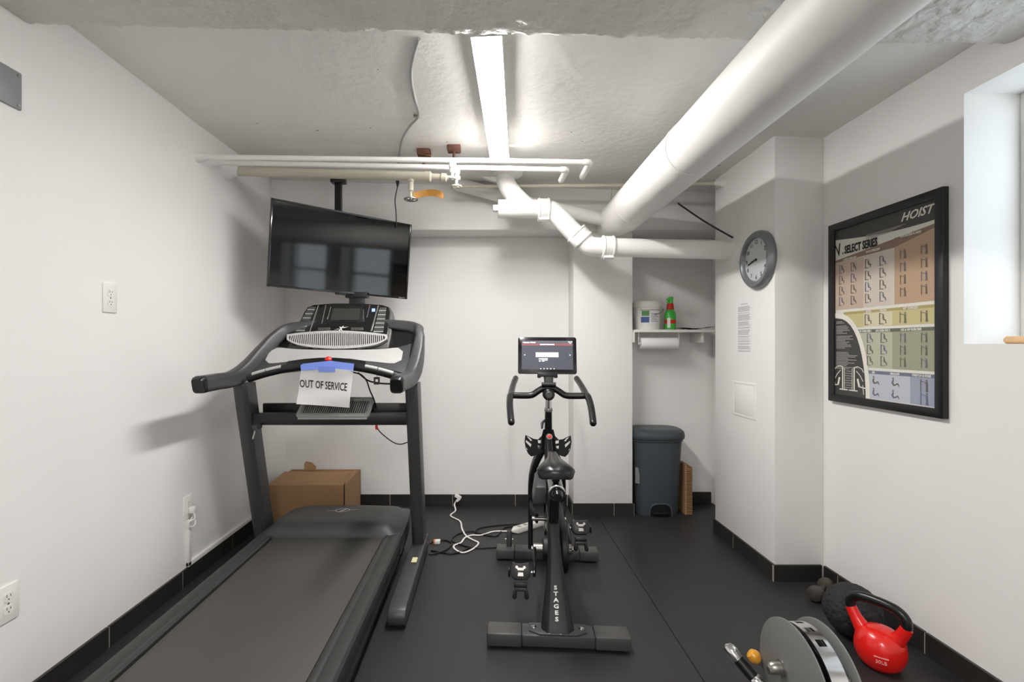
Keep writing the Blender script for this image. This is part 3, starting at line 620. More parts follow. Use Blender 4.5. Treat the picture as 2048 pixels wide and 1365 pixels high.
for k, ch in enumerate('STAGES'):
    z = .196 - .0178*k
    y, sl_ = ((.0475 + (z-.18)*.781, .781) if z > .18 else (-.005 + (z-.11)*.75, .75) if z > .11 else (-.0405 + (z-.064)*.772, .772))
    lt_.text(ch, .0205, Vector((-.004, y-.0035, z)), (1,0,0), Vector((0, sl_, 1)), depth=.0015, bold=.0008, xs=1.35)
bp_('lettering', lt_, SILV, leg)
bp_('seat_tube', MB().sweep([(0, .265, .33), (0, .215, .47), (0, .175, .585)], [(.046, .06), (.044, .058), (.044, .056)], up=(0,1,0), n=16), BLACKG)
bp_('seat_post', MB().tube([(0, .18, .56), (0, .165, .605)], .019, n=16), CHROME)
sl_ = bp_('seat_slider', MB().tube([(0, .02, .583), (0, .24, .600)], .030, n=20), BLACKG)
bp_('slider_ring', MB().lathe([(.030, 0), (.034, .002), (.034, .010), (.030, .012)], (0, .03, .5838), (0, 1, .08), n=24), CHROME, sl_)
bp_('slider_knob', MB().lathe([(.004, -.034), (.016, -.032), (.022, -.02), (.026, -.004), (.026, .01)], (0, .02, .583), (0, 1, .08), n=20), BLACKG, sl_)
bp_('seat_clamp', MB().box((-.016, .09, .605), (.016, .21, .655)), BLACKG, sl_, bevel=.005)
# saddle
rows = []
for yy, hw, zt_, dp_, gr in ((.050, .030, .664, .030, 0), (.062, .062, .676, .034, .002), (.085, .077, .684, .042, .006), (.115, .078, .688, .046, .008), (.145, .066, .690, .044, .010), (.18, .046, .691, .038, .012), (.22, .031, .692, .032, .012), (.27, .024, .692, .028, .008), (.32, .021, .690, .026, .004), (.345, .016, .684, .020, 0), (.353, .006, .676, .008, 0)):
    top = []
    for q in range(-6, 7):
        u = q/6; z = zt_ - .028*(abs(u)**2.6)*(hw/.078) - gr*math.exp(-(u*hw/.010)**2); top.append((u*hw, yy, z))
    bot = [(u*hw*.9, yy, zt_-dp_ - (.012*abs(u) if hw > .05 else 0)) for u in (1, .5, 0, -.5, -1)]
    rows.append(top + bot)
bp_('saddle', MB().loft(rows), VINYL, ang=70)
# frame: fork blades from front stabilizer, main tube, head tube
for k in (-1, 1):
    bp_('fork_blade', MB().sweep([(k*.088, .765, .058), (k*.088, .765, .20), (k*.088, .76, .36), (k*.082, .74, .46), (k*.062, .705, .545), (k*.030, .665, .625), (k*.006, .635, .70)], [(.026, .045), (.026, .05), (.028, .07), (.032, .10), (.036, .115), (.036, .10), (.034, .07)], up=(0, 1, .01), smooth=5, n=16), BLACKM, ang=50)
bp_('main_tube', MB().sweep([(0, .625, .70), (0, .55, .58), (0, .42, .44), (0, .30, .34), (0, .22, .345)], [(.042, .07), (.045, .08), (.048, .085), (.05, .085), (.045, .06)], up=(0,.5,1), smooth=5, n=16), BLACKG, ang=50)
hd = bp_('head_tube', MB().sweep([(0, .650, .64), (0, .620, .735), (0, .600, .842)], [(.046, .066), (.040, .056), (.036, .05)], up=(0, 1, 0), n=16), BLACKG)
bp_('head_rim', MB().sweep([(0, .6015, .836), (0, .600, .846)], [(.042, .056)]*2, up=(0, 1, 0), n=16), STEEL, hd)
bp_('clamp_lever', MB().sweep([(-.02, .60, .785), (-.032, .585, .775), (-.034, .57, .75)], [(.012, .016), (.014, .018), (.010, .014)], up=(0,1,0)), BLACK, hd)
bp_('handlebar_post', MB().tube([(0, .605, .82), (0, .594, .905)], .0155, n=16), CHROME)
kn = bp_('resistance_knob', MB().lathe([(.017, 0), (.018, .012), (.014, .018)], (.004, .598, .698), (0, -1, .5), n=18), STEEL)
bp_('knob_cap', MB().lathe([(.0095, .016), (.0095, .021), (.004, .024)], (.004, .598, .698), (0, -1, .5), n=18), REDP, kn, label='red cap of the resistance knob')
# flywheel, guard, cranks, pedals
fw = bp_('flywheel', MB().lathe([(.02, -.02), (.05, -.016), (.055, -.007), (.185, -.007), (.19, -.016), (.225, -.016), (.228, -.012), (.228, .012), (.225, .016), (.19, .016), (.185, .007), (.055, .007), (.05, .016), (.02, .02)], (.0, .555, .295), (1, 0, 0), n=56), BLACKG)
bp_('flywheel_axle', MB().tube([(-.085, .555, .295), (.085, .555, .295)], .011, n=14), STEEL, fw)
for k in (-1, 1): bp_('axle_stay', MB().sweep([(k*.06, .555, .295), (k*.084, .66, .30), (k*.088, .76, .31)], [(.014, .05)]*3, up=(0,0,1)), BLACKM)
gd = []
for k in range(24):
    a = math.pi/2 + math.pi*k/23; gd.append((.285 + .105*math.cos(a), .262 + .105*math.sin(a)))
for k in range(14):
    a = -math.pi/2 + math.pi*k/13; gd.append((.56 + .075*math.cos(a), .30 + .075*math.sin(a)))
bp_('drive_guard', MB().prism(gd, (.030, 0, 0), (0,1,0), (0,0,1), .034), BLACKM, bevel=.01, seg=3)
bp_('magnet_housing', MB().loft([[(-.085, y, z0), (-.02, y, z0), (-.02, y, z1), (-.07, y, z1)] for y, z0, z1 in ((.40, .42, .50), (.50, .40, .53), (.60, .42, .52))]), CHAR, bevel=.008)
BBp = Vector((0, .305, .25))
bp_('bottom_bracket', MB().tube([BBp + Vector((-.085, 0, 0)), BBp + Vector((.085, 0, 0))], .022, n=18), STEEL)
bp_('crank_shell', MB().lathe([(.05, -.045), (.055, -.04), (.055, .04), (.05, .045)], BBp, (1,0,0), n=24), BLACKM)
for k, dy, dz in ((-1, -.150, -.040), (1, .150, .040)):
    a = BBp + Vector((k*.080, 0, 0)); b = a + Vector((k*.006, dy, dz))
    cr = bp_('crank_arm', MB().sweep([a + (a-b)*.12, a, (a+b)/2, b, b + (b-a)*.1], [(.016, .030), (.018, .036), (.016, .028), (.016, .028), (.012, .02)], up=(0,0,1)), BLACKG)
    bp_('crank_bolt', MB().lathe([(.012, 0), (.012, .004), (.007, .006)], a + Vector((k*.009, 0, 0)), (k, 0, 0), n=14), CHROME, cr)
    pc_ = b + Vector((k*.058, 0, 0))
    pd = bp_('pedal', MB().prism([(-.040,-.020), (-.046,.010), (-.034,.036), (-.020,.030), (.020,.030), (.034,.036), (.046,.010), (.040,-.020), (.026,-.034), (-.026,-.034)], pc_ + Vector((0, .006, .0)), (1,0,0), (0, .45, .9), .026), BLACK, bevel=.004)
    bp_('pedal_axle', MB().tube([b + Vector((k*.004, 0, 0)), pc_], .007, n=12), CHROME, pd)
    q = pc_ + Vector((0, -.022, .012)); uu = Vector((0, .45, .9)).normalized()
    cl = MB().prism([(-.016,.014), (.016,.014), (.012,.004), (-.012,.004)], q, (1,0,0), uu, .006).prism([(-.012,-.018), (.012,-.018), (.010,-.004), (-.010,-.004)], q, (1,0,0), uu, .006)
    for z in (-1, 1): cl.lathe([(.006, 0), (.006, .005)], q + Vector((z*.016, 0, 0)) + uu*.016, (0, -.9, .45), n=10)
    cl.box(tuple(q + Vector((-.014, -.004, -.026))), tuple(q + Vector((.014, .002, -.022)))); bp_('cleat_binding', cl, STEEL, pd)
    cg = MB().prism([(-.028,-.036), (.028,-.036), (.028,-.056), (-.028,-.056)], pc_ + Vector((0, -.004, 0)), (1,0,0), (0, .25, .97), .022)
    cg.prism([(-.026,-.056), (.026,-.056), (.036,-.094), (.028,-.104), (.016,-.098), (.016,-.072), (-.016,-.072), (-.016,-.098), (-.028,-.104), (-.036,-.094)], pc_ + Vector((0, -.004, 0)), (1,0,0), (0, .25, .97), .014)
    bp_('toe_cage', cg, BLACK, pd, bevel=.003)
    bp_('strap_buckle', MB().box(tuple(pc_ + Vector((k*.044, -.012, -.02))), tuple(pc_ + Vector((k*.053, .014, .012)))), BLACK, pd, bevel=.003)
# handlebars
hb = bp_('handlebar', MB().tube([(-.193, .590, .915), (-.13, .595, .913), (-.085, .598, .916), (-.05, .602, .938), (-.02, .604, .952), (.02, .604, .952), (.05, .602, .938), (.085, .598, .916), (.13, .595, .913), (.193, .590, .915)], .0165, n=16, smooth=5), VINYL)
for k in (-1, 1):
    bp_('drop_grip', MB().tube([(k*.190, .595, .918), (k*.196, .56, .912), (k*.196, .47, .880), (k*.190, .37, .838), (k*.186, .325, .818), (k*.186, .315, .814)], [.0165, .017, .0165, .0165, .016, .009], n=16, smooth=5), VINYL, hb)
    bp_('forward_horn', MB().tube([(k*.190, .580, .914), (k*.190, .63, .928), (k*.182, .73, .958), (k*.170, .82, .986), (k*.169, .828, .989)], [.0175, .017, .016, .0165, .009], n=16, smooth=5), VINYL, hb)
bp_('stem_hub', MB().lathe([(.030, .03), (.032, .0), (.030, -.035), (.022, -.045)], (0, .60, .922), (0, 1, 0), n=24), VINYL, hb)
bp_('stem_knob', MB().lathe([(.014, -.056), (.018, -.053), (.018, -.04)], (0, .60, .922), (0, 1, 0), n=20), CHARL, hb)
# tablet
tb0 = Vector((-.006, .600, 1.120)); tbx = Vector((1, .02, -.005)).normalized(); tby = Vector((.003, .20, 1)).normalized(); tbn = tbx.cross(tby).normalized()
tb = bp_('tablet', MB().prism(rrect(.300, .192, .012), tb0 - tbn*.012, tbx, tby, .014), BLACKG, bevel=.002)
def scr(x, y, w_, h_, m, off, name='screen_mark'):
    return bp_(name, MB().obox(tb0 + tbx*x + tby*y + tbn*(.0022+off), tbx, tby, tbn, w_, h_, .0006), m, tb)
SCR = emis('tablet_screen', (58, 60, 70), .42); SCW = emis('tablet_white', (255, 255, 255), .8); SCR2 = emis('tablet_red', (116, 70, 70), .4); SCB = emis('tablet_top', (76, 74, 84), .4)
scr(0, .002, .262, .150, SCR, 0, 'screen'); scr(0, .069, .262, .016, SCB, .0004, 'status_bar'); scr(0, .056, .262, .011, SCR2, .0006, 'title_bar'); scr(-.001, .003, .116, .0235, SCW, .0006, 'white_field')
sw = MB()
def st(body, size, x, y, al='CENTER', bo=.0003): sw.text(body, size, tb0 + tbx*x + tby*y + tbn*.0033, tbx, tby, align=al, depth=.0003, bold=bo)
st('Wednesday  07:00AM', .0072, -.125, .067, 'LEFT'); st('RECENT WORKOUTS', .0075, 0, .0562); st('20 MILE SPIN', .0080, -.043, -.0190, 'LEFT', .0006); st('60F   240F', .0066, -.043, -.0300, 'LEFT'); st('<', .012, -.116, .001); st('>', .012, .116, .001)
for k in range(5): sw.prism(circ(.0026, 10), tb0 + tbx*(-.034+.017*k) + tby*(-.0695) + tbn*.0026, tbx, tby, .0004)
for x, y in ((.112, .071), (.124, .071), (.118, .064)): sw.obox(tb0 + tbx*x + tby*y + tbn*.0034, tbx, tby, tbn, .007, .004, .0004)
sw.obox(tb0 + tbx*(-.013) + tby*(-.0262) + tbn*.0034, tbx, tby, tbn, .03, .0012, .0003)
bp_('screen_text', sw, SCW, tb)
bp_('tablet_cradle', MB().obox(tb0 + tby*-.101, tbx, tby, tbn, .10, .018, .026).obox(tb0 + tby*-.107 + tbx*-.042, tbx, tby, tbn, .018, .018, .024).obox(tb0 + tby*-.107 + tbx*.042, tbx, tby, tbn, .018, .018, .024), BLACK, tb, bevel=.003)
bp_('tablet_neck', MB().sweep([(0, .588, 1.02), (0, .585, .99), (0, .588, .965)], [(.052, .03), (.046, .034), (.040, .034)], up=(0,1,0)), CHARL, tb)
bp_('neck_hinge', MB().tube([(-.036, .575, .972), (.036, .575, .972)], .012, n=14), BLACK, tb)
# bottle holders: slotted wings
def wing(k):
    o = [(0,.060), (.008,.060), (.016,.028), (.036,.008), (.058,.008), (.080,.016), (.100,.024), (.104,-.010), (.098,-.045), (.086,-.072), (.070,-.086), (.052,-.078), (.030,-.064), (0,-.055)]
    h = [[(.078,.012), (.094,.018), (.072,-.006), (.064,-.002)][::1], [(.096,-.002), (.098,-.012), (.072,-.038), (.068,-.022)], [(.094,-.040), (.094,-.050), (.086,-.056)], [(.018,.004), (.036,.006), (.034,-.010), (.018,-.012)], [(.018,-.024), (.036,-.022), (.034,-.038), (.018,-.040)]]
    m = MB().prism([(x*k, y) for x, y in o], (0, 0, 0), (1,0,0), (0,0,1), .004, [[(x*k, y) for x, y in q] for q in h])
    for i, p in enumerate(m.v): x = abs(p.x); m.v[i] = Vector((k*(.018+x), .61 + p.y + .55*max(0, x-.02)**1.35*1.5 - .01*math.sin(x*60), .678 + p.z))
    bp_('bottle_holder', m, BLACKM)
    sh = MB().loft([[(k*.022, .615, z+.022), (k*.07, .62, z-.003), (k*.09, .66, z), (k*.04, .69, z+.025)] for z in (.601, .607)])
    bp_('holder_shelf', sh, BLACKM)
wing(-1); wing(1)
bp_('transport_peg', MB().lathe([(.014, 0), (.016, .02), (.016, .075), (.012, .088), (.004, .092)], (-.205, .775, .058), n=16), CHARL, fs)
bp_('peg_bolts', MB().tube([(-.228, .775, .10), (-.182, .775, .10)], .004, n=8), CHROME, fs)

# ================================================================== CORDS ON THE FLOOR
def fz(pl, z=.006): return [onZ(x, y, z) for x, y in pl]
ec = thing('extension_cord', 'white flat extension cord looped on the floor beside the bike', 'cord', tuple(onZ(945, 1080, 0)))
wp = [onY(913, 1001, 3.49), onY(909, 1010, 3.48)] + fz([(911, 1022), (901, 1032), (920, 1043), (924, 1058), (932, 1072), (945, 1080), (957, 1087), (945, 1099), (925, 1106), (909, 1098), (909, 1091), (922, 1086), (930, 1076), (944, 1071), (962, 1071), (985, 1064), (1005, 1063), (1026, 1064)], .005)
part('cord', MB().sweep(wp, [(.011, .007)]*len(wp), smooth=5, n=10, power=2.5), WHITE, ec)
c = onY(916, 994, 3.50)
part('plug', MB().obox(c, (1, 0, -.6), (0, 1, 0), (.6, 0, 1), .05, .03, .022).obox(c + Vector((.0, -.008, -.022)), (1, 0, .8), (0, 1, 0), (-.8, 0, 1), .03, .018, .018), WHITE, ec, bevel=.004)
a, b = onZ(1024, 1063, .016), onZ(1060, 1052, .016); d = (b-a).normalized(); s_ = Vector((d.y, -d.x, 0))
ps = part('power_strip', MB().loft([[a + s_*.008 + Vector((0,0,-.008)), a - s_*.008 + Vector((0,0,-.008)), a - s_*.008 + Vector((0,0,.006)), a + s_*.008 + Vector((0,0,.006))],
     [a + d*.03 + s_*.026 + Vector((0,0,-.016)), a + d*.03 - s_*.026 + Vector((0,0,-.016)), a + d*.03 - s_*.024 + Vector((0,0,.016)), a + d*.03 + s_*.024 + Vector((0,0,.016))],
     [b + d*.10 + s_*.026 + Vector((0,0,-.016)), b + d*.10 - s_*.026 + Vector((0,0,-.016)), b + d*.10 - s_*.024 + Vector((0,0,.016)), b + d*.10 + s_*.024 + Vector((0,0,.016))]]), WHITE, ec, bevel=.004)
for k in range(2):
    part('socket', MB().obox(a + d*(.06+.05*k) + Vector((0,0,.0165)), d, s_, (0,0,1), .022, .026, .001), INKG, ps)
bc1_ = fz([(1060, 1050), (1040, 1049), (1010, 1050), (975, 1054), (957, 1058), (950, 1066), (965, 1068)], .004)
bl = thing('power_cord', 'thin black power cord looping from power strip to the bike', 'cord', tuple(onZ(940, 1080, 0)))
part('cord', MB().tube(bc1_ + fz([(990, 1073), (1000, 1066), (1010, 1056), (1030, 1053)], .0045), .004, n=8, smooth=5), BLACK, bl)
part('cord', MB().tube(fz([(984, 1073), (965, 1070), (950, 1064), (935, 1064), (915, 1069), (904, 1078), (906, 1084), (920, 1090), (940, 1095), (955, 1097), (980, 1096), (998, 1095)], .0042), .004, n=8, smooth=5), BLACK, bl)
bt = thing('coiled_cord', 'black power cord coiled at the foot of the treadmill', 'cord', tuple(onZ(880, 1100, 0)))
part('cord', MB().tube(fz([(861, 1088), (868, 1083), (886, 1081), (900, 1084), (903, 1090), (893, 1100), (878, 1106), (864, 1109), (858, 1109)], .0042), .0045, n=8, smooth=5), BLACK, bt)
part('cord', MB().tube(fz([(862, 1102), (880, 1105), (900, 1108), (920, 1105), (935, 1098), (945, 1096)], .0045), .0045, n=8, smooth=5), BLACK, bt)
c = onZ(875, 1084, .011)
part('warning_tag', MB().obox(c, (1, .1, 0), (0, 1, 0), (0, 0, 1), .032, .03, .02), WHITE, bt, bevel=.002)
part('tag_band', MB().obox(c + Vector((-.017, 0, 0)), (1, .1, 0), (0, 1, 0), (0, 0, 1), .012, .031, .021), ORANGE, bt, bevel=.002)

# ================================================================== CARDBOARD BOX BY THE BACK WALL
cbx = thing('cardboard_box', 'open brown cardboard box against back wall behind the treadmill', 'box', (-1.14, 3.2, 0))
x0, x1, y0, y1, h = -1.395, -.905, 3.07, 3.46, .285
bx = MB()
for a, b in (((x0, y0, .002), (x1, y0+.005, h)), ((x0, y1-.005, .002), (x1, y1, h)), ((x0, y0, .002), (x0+.005, y1, h)), ((x1-.005, y0, .002), (x1, y1, h)), ((x0, y0, 0), (x1, y1, .006))): bx.box(a, b)
part('carton_body', bx, CARD, cbx)
part('carton_flap', MB().loft([[(x0+.002, y0+.004, h), (x1-.01, y0+.004, h), (x1-.01, y0+.008, h-.004), (x0+.002, y0+.008, h-.004)], [(x0+.03, y0+.20, h+.035), (x1-.02, y0+.20, h+.022), (x1-.02, y0+.203, h+.018), (x0+.03, y0+.203, h+.031)]]), CARD, cbx)
part('carton_flap', MB().loft([[(x0+.01, y1-.004, h-.01), (x1-.03, y1-.004, h-.01), (x1-.03, y1, h-.01), (x0+.01, y1, h-.01)], [(x0+.02, y1-.18, h+.028), (x1-.03, y1-.18, h+.02), (x1-.03, y1-.18, h+.016), (x0+.02, y1-.18, h+.024)]]), CARD, cbx)
part('carton_flap', MB().loft([[(x1-.004, y0+.02, h-.01), (x1, y0+.02, h-.01), (x1, y1-.02, h-.01), (x1-.004, y1-.02, h-.01)], [(x1-.03, y0+.12, h+.025), (x1-.026, y0+.12, h+.025), (x1-.02, y1-.05, h+.015), (x1-.024, y1-.05, h+.015)]]), CARD, cbx)
part('carton_flap', MB().prism([(-.05, -.01), (.035, -.01), (.03, .018), (.0, .044), (-.04, .05), (-.05, .035)], (-1.235, 3.40, h+.02), (1,0,0), (0,.2,1), .004), CARD, cbx)
part('print_mark', MB().text('K', .03, (-1.27, y0+.09, h+.0265), (1,0,0), (0,1,.17)), CARDD, cbx)

# ================================================================== NICHE: shelf, bucket, bottle, towels, bin
sh = thing('wall_shelf', 'white wooden shelf board in the niche', 'shelf', (1.28, 3.47, 1.255))
part('board', MB().box((.9986, 3.36, 1.262), (1.62, YN, 1.280)), WHITE, sh, bevel=.002)
part('bracket', MB().box((.999, 3.345, 1.190), (1.017, 3.55, 1.262)), WHITE, sh, bevel=.002)
part('bracket', MB().box((1.50, 3.40, 1.190), (1.518, 3.60, 1.262)), WHITE, sh, bevel=.002)
B0 = Vector((1.137, 3.46, 1.280))
bu = thing('plastic_bucket', 'white plastic bucket with printed label on the niche shelf', 'bucket', tuple(B0))
part('tub', MB().lathe([(.082, 0), (.085, .003), (.094, .165), (.094, .17)], B0, n=40), WHITE, bu)
part('lid', MB().lathe([(.100, .158), (.101, .162), (.101, .192), (.097, .199), (.085, .199), (.083, .196)], B0, n=40), WHITE, bu)
part('bail_handle', MB().tube([B0 + Vector((.1*math.cos(a), -.035 - .06*math.sin(a), .15 - .045*math.sin(a))) for a in [math.pi*k/12 for k in range(6)]], .0022, n=6), STEEL, bu)
def lab(a0, a1, z0, z1, m, name, off=.0008):
    rg = []
    for k in range(13):
        a = math.radians(a0+(a1-a0)*k/12); row = []
        for z, o in ((z0, off), (z1, off), (z1, 0), (z0, 0)):
            r = .0852 + (.094-.0852)*z/.165 + o; row.append(B0 + Vector((r*math.cos(a), r*math.sin(a), z)))
        rg.append(row)
    return part(name, MB().loft(rg), m, bu)
lab(225, 315, .045, .135, PAPER, 'label_sheet'); lab(226, 262, .050, .090, BLUE, 'label_picture', .0014); lab(230, 262, .096, .132, LEAF, 'label_leaves', .0014)
for k in range(6): lab(270, 306 - (k % 3)*6, .056+.011*k, .060+.011*k, INKG, 'label_text', .0014)
lab(222, 318, .136, .139, INK, 'label_edge', .0012)
S0 = Vector((1.300, 3.45, 1.280))
sb = thing('spray_bottle', 'green trigger spray bottle with red label on the niche shelf', 'bottle', tuple(S0))
part('bottle_body', MB().lathe([(.036, 0), (.0385, .006), (.0385, .03), (.038, .075), (.040, .10), (.034, .125), (.022, .15), (.016, .163)], S0, n=28, sx=1, sy=.72, ref=(1,0,0)), GREEN, sb)
part('red_band', MB().lathe([(.0392, .045), (.0392, .072)], S0, n=28, sx=1, sy=.72, ref=(1,0,0)), REDP, sb)
part('white_print', MB().prism(rrect(.02, .07, .005), S0 + Vector((-.020, -.0265, .05)), (1, -.35, 0), (0, 0, 1), .001), PAPER, sb)
part('red_collar', MB().lathe([(.024, .145), (.026, .150), (.021, .188), (.017, .190)], S0, n=20, sx=1, sy=.8, ref=(1,0,0)), REDP, sb)
part('spray_head', MB().sweep([S0 + Vector((.004, 0, .188)), S0 + Vector((.004, 0, .205)), S0 + Vector((.006, 0, .220))], [(.024, .03), (.024, .03), (.022, .028)], up=(0,1,0)).sweep([S0 + Vector((.018, 0, .226)), S0 + Vector((-.006, 0, .224)), S0 + Vector((-.026, 0, .214))], [(.020, .022), (.020, .024), (.014, .012)]), GREEN, sb)
part('trigger', MB().sweep([S0 + Vector((-.010, 0, .212)), S0 + Vector((-.020, 0, .198)), S0 + Vector((-.018, 0, .182))], [(.010, .007)]*3, up=(0,1,0)), GREEN, sb)
pp = MB()
for k in range(2):
    o = Vector((1.45 + .03*k, 3.43, 1.281 + .002*k))
    v, f = grid(lambda a, b: o + Vector((.20*(a-.5), .14*(b-.5) , .002 + (.02*a*a if k else .012*(1-a)**3) + .004*math.sin(a*6))), 12, 4)
    pp.add(v, f).add([p + Vector((0,0,-.0015)) for p in v], [tuple(reversed(q)) for q in f])
solo('paper_leaflets', pp, mat('grey_paper', (150, 148, 142), .7), 'curled grey leaflets lying at the right end of the niche shelf', 'leaflet', recalc=False)
tw0, tw1 = Vector((1.075, 3.42, 1.185)), Vector((1.335, 3.42, 1.185))
tr_ = thing('paper_towel_roll', 'white paper towel roll hanging on holder below the shelf', 'paper towels', tuple((tw0+tw1)/2 - Vector((0,0,.04))))
part('towel_roll', MB().lathe([(.019, 0), (.040, .0), (.041, .004), (.041, .256), (.040, .26), (.019, .26), (.019, .13)], tw0, (1,0,0), n=32), PAPER, tr_, recalc=True)
part('core_rod', MB().tube([tw0 - Vector((.015,0,0)), tw1 + Vector((.015,0,0))], .008, n=12), WHITE, tr_)
for x in (tw0.x-.012, tw1.x+.012): part('holder_arm', MB().box((x-.004, 3.410, 1.175), (x+.004, 3.43, 1.263)), WHITE, tr_)
# trash bin
T0 = Vector((1.185, 3.43, 0))
bn = thing('trash_can', 'dark grey plastic step bin with lid in the niche', 'trash can', tuple(T0))
def bring(w_, d_, z, n=40, pw=3.2, front=0):
    out = []
    for k in range(n):
        a = 2*math.pi*k/n; c, s = math.cos(a), math.sin(a); e = 2/pw
        out.append(T0 + Vector((math.copysign(abs(c)**e, c)*w_/2, math.copysign(abs(s)**e, s)*d_/2, z)))
    return out
part('bin_body', MB().loft([bring(.288, .205, 0), bring(.290, .21, .008), bring(.30, .22, .12), bring(.325, .245, .40), bring(.338, .255, .505), bring(.352, .27, .51), bring(.354, .272, .525), bring(.345, .262, .527)]), BIN, bn)
part('bin_lid', MB().loft([bring(.362, .280, .522), bring(.372, .290, .530), bring(.376, .294, .552), bring(.366, .284, .574), bring(.335, .250, .588), bring(.26, .18, .592), bring(.12, .08, .588)]), BIN, bn)
ped = [(-.075, 0), (-.070, .045), (-.058, .068), (-.03, .080), (.03, .080), (.058, .068), (.070, .045), (.075, 0)]
part('pedal_recess', MB().prism(ped, T0 + Vector((.0, -.1075, .002)), (1,0,0), (0,-.04,1), .003), BLACKM, bn)
part('recess_rim', MB().tube([T0 + Vector((x*1.04, -.1125 - .04*z, .002+z*1.04)) for x, z in ped], .006, n=8), BIN, bn)
part('step_pedal', MB().obox(T0 + Vector((0, -.112, .022)), (1,0,0), (0,1,-.15), (0,0,1), .115, .05, .012), BLACK, bn, bevel=.004)
part('side_sticker', MB().obox(T0 + Vector((-.148, -.075, .27)), (.8,-.6,0), (0,0,1), (-.6,-.8,0), .03, .11, .002), SILVD, bn)
# honeycomb cardboard leaning beside the bin
hc = thing('honeycomb_cardboard', 'upright brown honeycomb cardboard block beside the trash can', 'cardboard', (1.395, 3.42, 0))
part('core_block', MB().box((1.378, 3.355, .0), (1.412, 3.55, .325)), CARDD, hc)
part('face_liner', MB().box((1.366, 3.352, .0), (1.378, 3.56, .345)), CARD, hc)
part('face_liner', MB().box((1.412, 3.352, .0), (1.415, 3.555, .328)), CARD, hc)
rd = MB()
for k in range(27):
    z = .004 + .0119*k; rd.box((1.377, 3.343 + .004*(k % 2), z), (1.413 - .003*(k % 3 == 0), 3.36, z+.0055))
part('core_ribs', rd, CARD, hc, kind='stuff', smooth=False)

# ================================================================== COLUMN: clock, notice, access panel
XC = 1.427; RY, UZ = Vector((0, -1, 0)), Vector((0, 0, 1))
ck = onX(1513, 520, XC-.02)
cl_ = thing('wall_clock', 'round silver wall clock on the side of the column', 'clock', (XC, ck.y, ck.z-.15))
cc = Vector((XC-.001, ck.y, ck.z))
part('clock_rim', MB().lathe([(.150, 0), (.152, .012), (.148, .026), (.138, .036), (.124, .038), (.116, .032), (.112, .0202)], cc, (-1,0,0), n=48, cap=False), CLOCKG, cl_)
part('clock_face', MB().lathe([(.118, .0), (.118, .020), (.0, .0205)], cc, (-1,0,0), n=48), CLOCKF, cl_)
nm = MB()
for k in range(1, 13):
    a = math.radians(90 - 30*k); nm.text(str(k), .030, cc + Vector((-.0206, 0, 0)) + RY*.092*math.cos(a) + UZ*.092*math.sin(a), RY, UZ, depth=.0008)
for k in range(60):
    a = math.radians(6*k); d = RY*math.cos(a) + UZ*math.sin(a); nm.obox(cc + Vector((-.021, 0, 0)) + d*.110, d, Vector((1,0,0)).cross(d), (1,0,0), .004, .0015, .0008)
part('numerals', nm, INK, cl_)
def hand(ang, L, w_, z): 
    a = math.radians(90 - ang); d = RY*math.cos(a) + UZ*math.sin(a); s = Vector((1,0,0)).cross(d)
    return MB().obox(cc + Vector((-z, 0, 0)) + d*(L/2-.012), d, s, (1,0,0), L, w_, .001)
part('hour_hand', hand(262, .060, .008, .023), INK, cl_); part('minute_hand', hand(257, .088, .006, .0245), INK, cl_)
part('hand_hub', MB().lathe([(.006, .02), (.006, .027)], cc, (-1,0,0), n=14), INK, cl_)
na, nb = onX(1473, 599, XC), onX(1506, 711, XC)
nt = thing('notice_sheet', 'white printed rules sheet stuck to the column below the clock', 'notice', (XC, (na.y+nb.y)/2, 1.10))
nz0, nz1 = 1.115, 1.43
part('sheet', MB().box((XC-.0012, nb.y, nz0), (XC+.0003, na.y, nz1)), PAPER, nt)
ln = MB(); rnd = random.Random(3); z = nz1-.03
ln.box((XC-.0018, (na.y+nb.y)/2-.035, z), (XC-.0011, (na.y+nb.y)/2+.035, z+.003)); z -= .014
while z > nz0+.02:
    gap = .005 if rnd.random() < .82 else .010
    ln.box((XC-.0018, nb.y+.022+rnd.random()*.02, z), (XC-.0011, na.y-.020, z+.0022)); z -= gap
part('printed_lines', ln, INKG, nt)
pa, pb2 = onX(1466, 770, XC), onX(1512, 835, XC)
ap = thing('access_panel', 'small white access panel low on the side of the column', 'panel', (XC, (pa.y+pb2.y)/2, .77))
part('panel_frame', MB().prism([(0,0), (pa.y-pb2.y, 0), (pa.y-pb2.y, .195), (0, .195)], (XC+.001, pa.y, .772), RY, UZ, .004, [[(.016,.012), (pa.y-pb2.y-.016,.012), (pa.y-pb2.y-.016,.183), (.016,.183)]]), WALL, ap, bevel=.001)
part('panel_door', MB().box((XC-.0025, pb2.y+.018, .786), (XC+.001, pa.y-.018, .953)), WALL, ap, bevel=.001)

# ================================================================== FRAMED POSTER ON THE RIGHT WALL
XP = XR - .020
fo = [onX(x, y, XP) for x, y in ((1657, 452), (1887, 373), (1887, 838), (1657, 802))]
yl, yr = fo[0].y, fo[1].y; zt_, zb_ = (fo[0].z+fo[1].z)/2, (fo[2].z+fo[3].z)/2
po = thing('framed_poster', 'large black framed exercise chart poster on the right wall', 'poster', (XR, (yl+yr)/2, zb_))
PW, PH, FB = yl-yr, zt_-zb_, .034
PO = Vector((XP, yl, zb_))                                      # origin: lower far corner; u toward camera, v up
part('poster_frame', MB().prism([(0,0), (PW,0), (PW,PH), (0,PH)], PO + Vector((.021, 0, 0)), RY, UZ, .024, [[(FB,FB), (PW-FB,FB), (PW-FB,PH-FB), (FB,PH-FB)]]), BLACK, po, bevel=.003)
XS = XP + .010
def pm(n, c, r=.35): return mat('print_' + n, c, r)
def uv(px, py): p = onX(px, py, XS); return (yl - p.y, p.z - zb_)   # photo pixel on the poster plane -> poster coordinates
